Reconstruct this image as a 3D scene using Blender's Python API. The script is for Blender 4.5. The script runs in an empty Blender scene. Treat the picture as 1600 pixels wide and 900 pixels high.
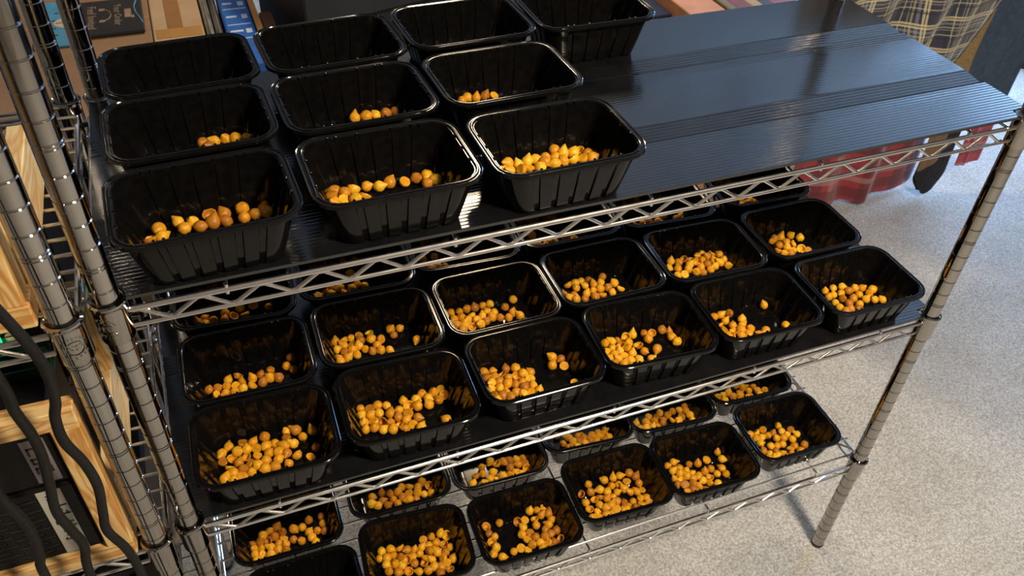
import bpy, bmesh, math, random
from mathutils import Vector, Matrix, Euler, noise

# ---------------------------------------------------------------- units
I = 0.0254                       # the scene is laid out in inches
FZ = 26.373                      # height of the middle shelf above the floor
PI = math.pi
random.seed(7)
scene = bpy.context.scene
COL = scene.collection

def W(x, y, z):
    return Vector((x*I, y*I, (z+FZ)*I))

# ---------------------------------------------------------------- camera
cam_d = bpy.data.cameras.new('camera')
cam = bpy.data.objects.new('camera', cam_d)
COL.objects.link(cam)
cam.location = W(4.8877, -26.7409, 35.7987)
cam.rotation_euler = (0.8516, -0.0370, -0.3683)
cam_d.sensor_width = 36.0
cam_d.lens = 36.0*1321.4/1600.0
cam_d.clip_start = 0.02
cam_d.dof.use_dof = True
cam_d.dof.focus_distance = 1.05
cam_d.dof.aperture_fstop = 13.0
scene.camera = cam

# ---------------------------------------------------------------- world, exposure
scene.view_settings.view_transform = 'Standard'
scene.view_settings.look = 'None'
scene.view_settings.exposure = 0.2
scene.view_settings.gamma = 1.0
scene.view_settings.use_curve_mapping = False
world = bpy.data.worlds.new('sky'); scene.world = world
world.use_nodes = True
bg = world.node_tree.nodes['Background']
bg.inputs[0].default_value = (0.45, 0.65, 1.0, 1)
bg.inputs[1].default_value = 1.5

# ---------------------------------------------------------------- lights
def area(name, loc, target, sx, sy, power, color, shape='RECTANGLE'):
    d = bpy.data.lights.new(name, 'AREA')
    d.shape = shape; d.size = sx*I; d.size_y = sy*I
    d.energy = power; d.color = color
    o = bpy.data.objects.new(name, d); COL.objects.link(o)
    o.location = loc
    v = Vector(target)-Vector(loc)
    o.rotation_euler = v.to_track_quat('-Z', 'Y').to_euler()
    return o
WARM = (1.0, 0.76, 0.48)
area('daylight_window', W(141, 80, 21), W(70, 72, 21), 70, 82, 122, (0.32, 0.58, 1.0))
area('ceiling_lamp_back', W(41, 71, 64.2), W(41, 71, 0), 11, 11, 28, WARM, 'DISK')
area('ceiling_lamp_front', W(40, -42, 64.2), W(40, -42, 0), 11, 11, 62, (1.0, 0.86, 0.67), 'DISK')

# ---------------------------------------------------------------- tagging
def tag(o, label, cat, group=None, kind=None):
    if label: o['label'] = label
    if cat: o['category'] = cat
    if group: o['group'] = group
    if kind: o['kind'] = kind
    return o

def thing(name, label, cat, x=0, y=0, z=0, rz=0, group=None):
    o = bpy.data.objects.new(name, None); COL.objects.link(o)
    o.empty_display_size = 0.05
    o.location = W(x, y, z); o.rotation_euler = (0, 0, rz)
    return tag(o, label, cat, group)

# ---------------------------------------------------------------- mesh builder (inches, local to the parent)
class MB:
    def __init__(s): s.v = []; s.f = []
    def add(s, verts, faces):
        n = len(s.v); s.v += [tuple(v) for v in verts]; s.f += [tuple(i+n for i in f) for f in faces]; return s
    def box(s, x0, x1, y0, y1, z0, z1, b=0.0):
        if b <= 0:
            v = [(x, y, z) for z in (z0, z1) for y in (y0, y1) for x in (x0, x1)]
            return s.add(v, [(0,2,3,1),(4,5,7,6),(0,1,5,4),(2,6,7,3),(0,4,6,2),(1,3,7,5)])
        # chamfered box : 24 vertices
        v = []; idx = {}
        for sx in (0, 1):
            for sy in (0, 1):
                for sz in (0, 1):
                    for a in range(3):
                        p = [(x0, x1)[sx], (y0, y1)[sy], (z0, z1)[sz]]
                        for k in range(3):
                            if k != a: p[k] += (b if (sx, sy, sz)[k] == 0 else -b)
                        idx[(sx, sy, sz, a)] = len(v); v.append(p)
        f = []
        def q(*k): f.append(tuple(idx[t] for t in k))
        for e in (0, 1):
            q((e,0,0,0),(e,1,0,0),(e,1,1,0),(e,0,1,0)); q((0,e,0,1),(1,e,0,1),(1,e,1,1),(0,e,1,1)); q((0,0,e,2),(1,0,e,2),(1,1,e,2),(0,1,e,2))
        for a in (0, 1):
            for c in (0, 1):
                q((0,a,c,1),(1,a,c,1),(1,a,c,2),(0,a,c,2)); q((a,0,c,0),(a,1,c,0),(a,1,c,2),(a,0,c,2)); q((a,c,0,0),(a,c,1,0),(a,c,1,1),(a,c,0,1))
        for sx in (0, 1):
            for sy in (0, 1):
                for sz in (0, 1): q((sx,sy,sz,0),(sx,sy,sz,1),(sx,sy,sz,2))
        return s.add(v, f)
    def tube(s, pts, r, n=8, caps=True):
        pts = [Vector(p) for p in pts]; m = len(pts)
        rr = r if isinstance(r, (list, tuple)) else [r]*m
        rings = []; up = None
        for i, p in enumerate(pts):
            t = (pts[min(i+1, m-1)]-pts[max(i-1, 0)]).normalized()
            if up is None:
                up = Vector((0, 0, 1)) if abs(t.z) < 0.9 else Vector((1, 0, 0))
            a = t.cross(up).normalized(); b = a.cross(t).normalized(); up = b
            rings.append([p+(a*math.cos(2*PI*k/n)+b*math.sin(2*PI*k/n))*rr[i] for k in range(n)])
        v = [q for g in rings for q in g]; f = []
        for i in range(m-1):
            for k in range(n):
                f.append((i*n+k, i*n+(k+1) % n, (i+1)*n+(k+1) % n, (i+1)*n+k))
        if caps:
            f.append(tuple(range(n))[::-1]); f.append(tuple((m-1)*n+k for k in range(n)))
        return s.add(v, f)
    def lathe(s, prof, cx=0, cy=0, n=24, cap=True):
        m = len(prof); v = []; f = []
        for r, z in prof:
            for k in range(n): v.append((cx+r*math.cos(2*PI*k/n), cy+r*math.sin(2*PI*k/n), z))
        for i in range(m-1):
            for k in range(n): f.append((i*n+k, i*n+(k+1) % n, (i+1)*n+(k+1) % n, (i+1)*n+k))
        if cap:
            f.append(tuple(range(n))[::-1]); f.append(tuple((m-1)*n+k for k in range(n)))
        return s.add(v, f)
    def grid(s, fn, nu, nv, flip=False):
        v = [fn(i/nu, j/nv) for j in range(nv+1) for i in range(nu+1)]
        f = []
        for j in range(nv):
            for i in range(nu):
                a = j*(nu+1)+i; q = (a, a+1, a+nu+2, a+nu+1); f.append(q[::-1] if flip else q)
        return s.add(v, f)
    def mesh(s, name, smooth=True, angle=35):
        me = bpy.data.meshes.new(name)
        me.from_pydata([(a*I, b*I, c*I) for a, b, c in s.v], [], s.f)
        bm = bmesh.new(); bm.from_mesh(me); bmesh.ops.recalc_face_normals(bm, faces=bm.faces); bm.to_mesh(me); bm.free()
        me.validate()
        if smooth:
            me.shade_smooth()
            try: me.set_sharp_from_angle(angle=math.radians(angle))
            except Exception: pass
        return me
    def obj(s, name, mat, parent=None, x=0, y=0, z=0, label=None, smooth=True, angle=35, kind=None):
        o = bpy.data.objects.new(name, s.mesh(name, smooth, angle)); COL.objects.link(o)
        o.data.materials.append(mat)
        if parent is not None: o.parent = parent; o.location = (x*I, y*I, z*I)
        else: o.location = W(x, y, z)
        if label: o['label'] = label
        if kind: o['kind'] = kind
        return o

def inst(o, parent, x=None, y=None, z=None, rz=None):
    c = o.copy(); COL.objects.link(c); c.parent = parent
    if x is not None: c.location = (x*I, y*I, z*I)
    if rz is not None: c.rotation_euler = (0, 0, rz)
    return c

def copy_thing(root, x, y, z, rz, label, group=None):
    r = root.copy(); COL.objects.link(r); r.location = W(x, y, z); r.rotation_euler = (0, 0, rz)
    r['label'] = label
    if group: r['group'] = group
    for ch in root.children:
        c = ch.copy(); COL.objects.link(c); c.parent = r
        for g in ch.children:
            d = g.copy(); COL.objects.link(d); d.parent = c
    return r

# ---------------------------------------------------------------- materials
def mat(name, color=(0.5, 0.5, 0.5), rough=0.5, metal=0.0, **k):
    m = bpy.data.materials.new(name); m.use_nodes = True
    nt = m.node_tree; b = nt.nodes['Principled BSDF']
    b.inputs['Base Color'].default_value = (*color, 1)
    b.inputs['Roughness'].default_value = rough
    b.inputs['Metallic'].default_value = metal
    for kk, v in k.items():
        b.inputs[kk.replace('_', ' ')].default_value = v
    return m, nt, b
def N(nt, t, **k):
    n = nt.nodes.new(t)
    for a, v in k.items():
        if a.startswith('i_'): n.inputs[a[2:].replace('_', ' ')].default_value = v
        else: setattr(n, a, v)
    return n
def L(nt, a, ao, b, bi): nt.links.new(a.outputs[ao], b.inputs[bi])
def coords(nt, scale=(1, 1, 1), kind='Object', rot=(0, 0, 0)):
    tc = N(nt, 'ShaderNodeTexCoord'); mp = N(nt, 'ShaderNodeMapping')
    mp.inputs['Scale'].default_value = scale; mp.inputs['Rotation'].default_value = rot
    L(nt, tc, kind, mp, 'Vector'); return mp
def ramp(nt, stops):
    r = N(nt, 'ShaderNodeValToRGB'); e = r.color_ramp.elements
    e[0].position, e[0].color = stops[0][0], (*stops[0][1], 1)
    e[1].position, e[1].color = stops[-1][0], (*stops[-1][1], 1)
    for p, c in stops[1:-1]:
        x = e.new(p); x.color = (*c, 1)
    return r
def bump(nt, b, src, out, strength, dist):
    bp = N(nt, 'ShaderNodeBump'); bp.inputs['Strength'].default_value = strength; bp.inputs['Distance'].default_value = dist
    L(nt, src, out, bp, 'Height'); L(nt, bp, 'Normal', b, 'Normal'); return bp

def m_noisy(name, c1, c2, scale, rough=0.6, bumps=0.0, dist=0.001, metal=0.0, stretch=(1, 1, 1), detail=4, **k):
    m, nt, b = mat(name, c1, rough, metal, **k)
    mp = coords(nt, stretch); n = N(nt, 'ShaderNodeTexNoise'); n.inputs['Scale'].default_value = scale; n.inputs['Detail'].default_value = detail
    L(nt, mp, 'Vector', n, 'Vector'); r = ramp(nt, [(0.35, c1), (0.65, c2)]); L(nt, n, 'Fac', r, 'Fac'); L(nt, r, 'Color', b, 'Base Color')
    if bumps: bump(nt, b, n, 'Fac', bumps, dist)
    return m

def m_chrome(name, color, r0, r1):
    m, nt, b = mat(name, color, r0, 1.0)
    mp = coords(nt, (1, 1, 0.25)); n = N(nt, 'ShaderNodeTexNoise'); n.inputs['Scale'].default_value = 60; n.inputs['Detail'].default_value = 5
    L(nt, mp, 'Vector', n, 'Vector')
    mr = N(nt, 'ShaderNodeMapRange'); mr.inputs['To Min'].default_value = r0; mr.inputs['To Max'].default_value = r1
    L(nt, n, 'Fac', mr, 'Value'); L(nt, mr, 'Result', b, 'Roughness'); return m
CHROME = m_chrome('chrome', (0.42, 0.395, 0.36), 0.04, 0.10)
WIRE = m_chrome('chrome_wire', (0.80, 0.79, 0.77), 0.14, 0.26)
PLASTIC = m_noisy('black_tray_plastic', (0.003, 0.003, 0.003), (0.005, 0.0045, 0.0045), 90, 0.11, 0.04, 0.0004, Specular_IOR_Level=0.28)
BOARD = m_noisy('black_fluted_plastic', (0.005, 0.005, 0.006), (0.009, 0.009, 0.010), 25, 0.17, 0.015, 0.0004, Specular_IOR_Level=1.0)
RUBBER = m_noisy('black_rubber', (0.012, 0.012, 0.012), (0.02, 0.02, 0.02), 60, 0.5)

def m_seed():
    m, nt, b = mat('chickpea_skin', (0.60, 0.27, 0.05), 0.42)
    b.inputs['Subsurface Weight'].default_value = 0.12; b.inputs['Specular IOR Level'].default_value = 0.32
    b.inputs['Subsurface Radius'].default_value = (0.004, 0.002, 0.0008)
    b.inputs['Subsurface Scale'].default_value = 0.6
    oi = N(nt, 'ShaderNodeObjectInfo'); g = N(nt, 'ShaderNodeNewGeometry')
    add = N(nt, 'ShaderNodeMath', operation='ADD'); L(nt, oi, 'Random', add, 0); L(nt, g, 'Random Per Island', add, 1)
    fr = N(nt, 'ShaderNodeMath', operation='FRACT'); L(nt, add, 'Value', fr, 0)
    r = ramp(nt, [(0.0, (0.42, 0.15, 0.015)), (0.3, (0.68, 0.29, 0.012)), (0.75, (0.82, 0.40, 0.014)), (1.0, (0.90, 0.50, 0.03))])
    L(nt, fr, 'Value', r, 'Fac')
    mp = coords(nt); n = N(nt, 'ShaderNodeTexNoise'); n.inputs['Scale'].default_value = 260; n.inputs['Detail'].default_value = 6
    L(nt, mp, 'Vector', n, 'Vector')
    mx = N(nt, 'ShaderNodeMix', data_type='RGBA', blend_type='MULTIPLY'); mx.inputs[0].default_value = 0.55
    r2 = ramp(nt, [(0.35, (0.55, 0.5, 0.45)), (0.62, (1, 1, 1))]); L(nt, n, 'Fac', r2, 'Fac')
    L(nt, r, 'Color', mx, 6); L(nt, r2, 'Color', mx, 7); L(nt, mx, 2, b, 'Base Color')
    bump(nt, b, n, 'Fac', 0.35, 0.0006); return m
SEED = m_seed()

def m_wood(name, c1, c2, axis=0, scale=22):
    m, nt, b = mat(name, c1, 0.55)
    sc = [1.0, 1.0, 1.0]; sc[axis] = 0.12
    mp = coords(nt, tuple(sc)); w = N(nt, 'ShaderNodeTexNoise'); w.inputs['Scale'].default_value = scale; w.inputs['Detail'].default_value = 3; w.inputs['Distortion'].default_value = 0.4
    L(nt, mp, 'Vector', w, 'Vector')
    mul = N(nt, 'ShaderNodeMath', operation='MULTIPLY'); mul.inputs[1].default_value = 9.0; L(nt, w, 'Fac', mul, 0)
    s = N(nt, 'ShaderNodeMath', operation='PINGPONG'); s.inputs[1].default_value = 0.5; L(nt, mul, 'Value', s, 0)
    r = ramp(nt, [(0.1, c1), (0.5, c2)]); L(nt, s, 'Value', r, 'Fac'); L(nt, r, 'Color', b, 'Base Color')
    bump(nt, b, s, 'Value', 0.15, 0.0006); return m
PINE_X = m_wood('pine_along_x', (0.72, 0.50, 0.22), (0.50, 0.22, 0.045), 0, 40)
PINE_Y = m_wood('pine_along_y', (0.72, 0.54, 0.29), (0.58, 0.34, 0.12), 1, 24)
PINE_Z = m_wood('pine_along_z', (0.72, 0.50, 0.21), (0.50, 0.22, 0.045), 2, 40)
CARD = m_noisy('cardboard', (0.20, 0.115, 0.062), (0.24, 0.145, 0.082), 8, 0.8)
CARD2 = m_noisy('pale_cardboard', (0.34, 0.23, 0.14), (0.40, 0.29, 0.18), 9, 0.7)

def m_carpet():
    m, nt, b = mat('carpet', (0.5, 0.48, 0.45), 0.95)
    mp = coords(nt); n = N(nt, 'ShaderNodeTexNoise'); n.inputs['Scale'].default_value = 210; n.inputs['Detail'].default_value = 8; n.inputs['Roughness'].default_value = 0.7
    L(nt, mp, 'Vector', n, 'Vector')
    n2 = N(nt, 'ShaderNodeTexNoise'); n2.inputs['Scale'].default_value = 7; n2.inputs['Detail'].default_value = 4; L(nt, mp, 'Vector', n2, 'Vector')
    r = ramp(nt, [(0.36, (0.30, 0.29, 0.27)), (0.50, (0.58, 0.57, 0.55)), (0.64, (0.86, 0.85, 0.83))]); L(nt, n, 'Fac', r, 'Fac')
    r2 = ramp(nt, [(0.35, (0.86, 0.85, 0.83)), (0.65, (1, 1, 1))]); L(nt, n2, 'Fac', r2, 'Fac')
    mx = N(nt, 'ShaderNodeMix', data_type='RGBA', blend_type='MULTIPLY'); mx.inputs[0].default_value = 1
    L(nt, r, 'Color', mx, 6); L(nt, r2, 'Color', mx, 7); L(nt, mx, 2, b, 'Base Color')
    b.inputs['Sheen Weight'].default_value = 0.2
    bump(nt, b, n, 'Fac', 1.0, 0.006); return m
CARPET = m_carpet()
WALL = m_noisy('wall_paint', (0.27, 0.23, 0.18), (0.30, 0.25, 0.20), 3, 0.85)
CEIL = m_noisy('ceiling_paint', (0.45, 0.43, 0.40), (0.47, 0.45, 0.42), 40, 0.9, 0.2, 0.002)
TRIM = m_noisy('white_trim_paint', (0.75, 0.74, 0.72), (0.78, 0.77, 0.75), 5, 0.4)

def m_plain(name, c, rough=0.5, metal=0.0, **k): return m_noisy(name, tuple(x*0.9 for x in c), tuple(min(1, x*1.1) for x in c), 20, rough, 0.0, metal=metal, **k)
def m_emit(name, c, s):
    m, nt, b = mat(name, c, 0.4); b.inputs['Emission Color'].default_value = (*c, 1); b.inputs['Emission Strength'].default_value = s; return m

def m_plaid(name, base, bands, period, rough=0.9):
    """bands: list of (centre, half width, colour, opacity) in units of the period, used in both directions"""
    m, nt, b = mat(name, base, rough)
    uv = N(nt, 'ShaderNodeUVMap'); sep = N(nt, 'ShaderNodeSeparateXYZ'); L(nt, uv, 'UV', sep, 'Vector')
    prev = N(nt, 'ShaderNodeRGB'); prev.outputs[0].default_value = (*base, 1); po = 0
    for ax in (0, 1):
        md = N(nt, 'ShaderNodeMath', operation='MULTIPLY'); md.inputs[1].default_value = 1.0/period; L(nt, sep, ax, md, 0)
        fr = N(nt, 'ShaderNodeMath', operation='FRACT'); L(nt, md, 'Value', fr, 0)
        for c, h, colr, op in bands:
            cp = N(nt, 'ShaderNodeMath', operation='COMPARE'); cp.inputs[1].default_value = c; cp.inputs[2].default_value = h; L(nt, fr, 'Value', cp, 0)
            ml = N(nt, 'ShaderNodeMath', operation='MULTIPLY'); ml.inputs[1].default_value = op; L(nt, cp, 'Value', ml, 0)
            mx = N(nt, 'ShaderNodeMix', data_type='RGBA'); L(nt, ml, 'Value', mx, 0); L(nt, prev, po, mx, 6); mx.inputs[7].default_value = (*colr, 1)
            prev, po = mx, 2
    L(nt, prev, po, b, 'Base Color')
    n = N(nt, 'ShaderNodeTexNoise'); n.inputs['Scale'].default_value = 900; mp = coords(nt); L(nt, mp, 'Vector', n, 'Vector'); bump(nt, b, n, 'Fac', 0.4, 0.0008)
    b.inputs['Sheen Weight'].default_value = 0.3
    return m
TRAYS = [('b1', 0, 4.166, 13.399, 0.0495),
 ('b2', 0, 11.436, 13.723, 0.0536),
 ('b3', 0, 18.616, 14.194, 0.0358),
 ('b4', 0, 25.775, 14.252, -0.0048),
 ('m1', 0, 4.129, 7.871, 0.0354),
 ('m2', 0, 11.359, 8.025, 0.0373),
 ('m3', 0, 18.597, 8.175, 0.0293),
 ('f1', 0, 4.096, 2.088, 0.0357),
 ('f2', 0, 11.426, 2.268, 0.0126),
 ('f3', 0, 18.754, 2.03, 0.0082),
 ('F1', 1, 4.24, 2.077, -0.0248),
 ('F2', 1, 11.538, 2.267, -0.0339),
 ('F3', 1, 18.821, 2.526, -0.0007),
 ('F4', 1, 25.976, 2.6, -0.0619),
 ('F5', 1, 33.122, 2.438, -0.0302),
 ('F6', 1, 40.508, 2.253, -0.0048),
 ('M1', 1, 4.129, 7.595, -0.0186),
 ('M2', 1, 11.38, 7.858, -0.0237),
 ('M3', 1, 18.597, 7.987, -0.0049),
 ('M4', 1, 25.667, 8.167, 0.0019),
 ('M5', 1, 32.837, 7.973, -0.0419),
 ('M6', 1, 40.213, 7.924, -0.0075),
 ('B1', 1, 4.124, 13.246, -0.0811),
 ('B2', 1, 11.298, 13.481, -0.0374),
 ('B3', 1, 18.318, 13.855, -0.0533),
 ('B4', 1, 25.412, 13.962, -0.0238),
 ('B5', 1, 32.578, 13.751, -0.0641),
 ('B6', 1, 40.311, 13.717, -0.052),
 ('G1', 2, 4.419, 1.719, 0.0),
 ('G2', 2, 11.569, 2.574, -0.0813),
 ('G3', 2, 18.82, 2.084, -0.022),
 ('G4', 2, 25.948, 2.811, -0.0371),
 ('G5', 2, 32.785, 2.527, -0.0328),
 ('G6', 2, 40.163, 3.074, -0.0214),
 ('H1', 2, 4.092, 7.377, -0.009),
 ('H2', 2, 11.72, 8.299, -0.0211),
 ('H3', 2, 18.859, 8.043, -0.0323),
 ('H4', 2, 25.979, 8.78, -0.0783),
 ('H5', 2, 32.731, 8.316, -0.0855),
 ('H6', 2, 39.833, 8.779, -0.0551)]
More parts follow.
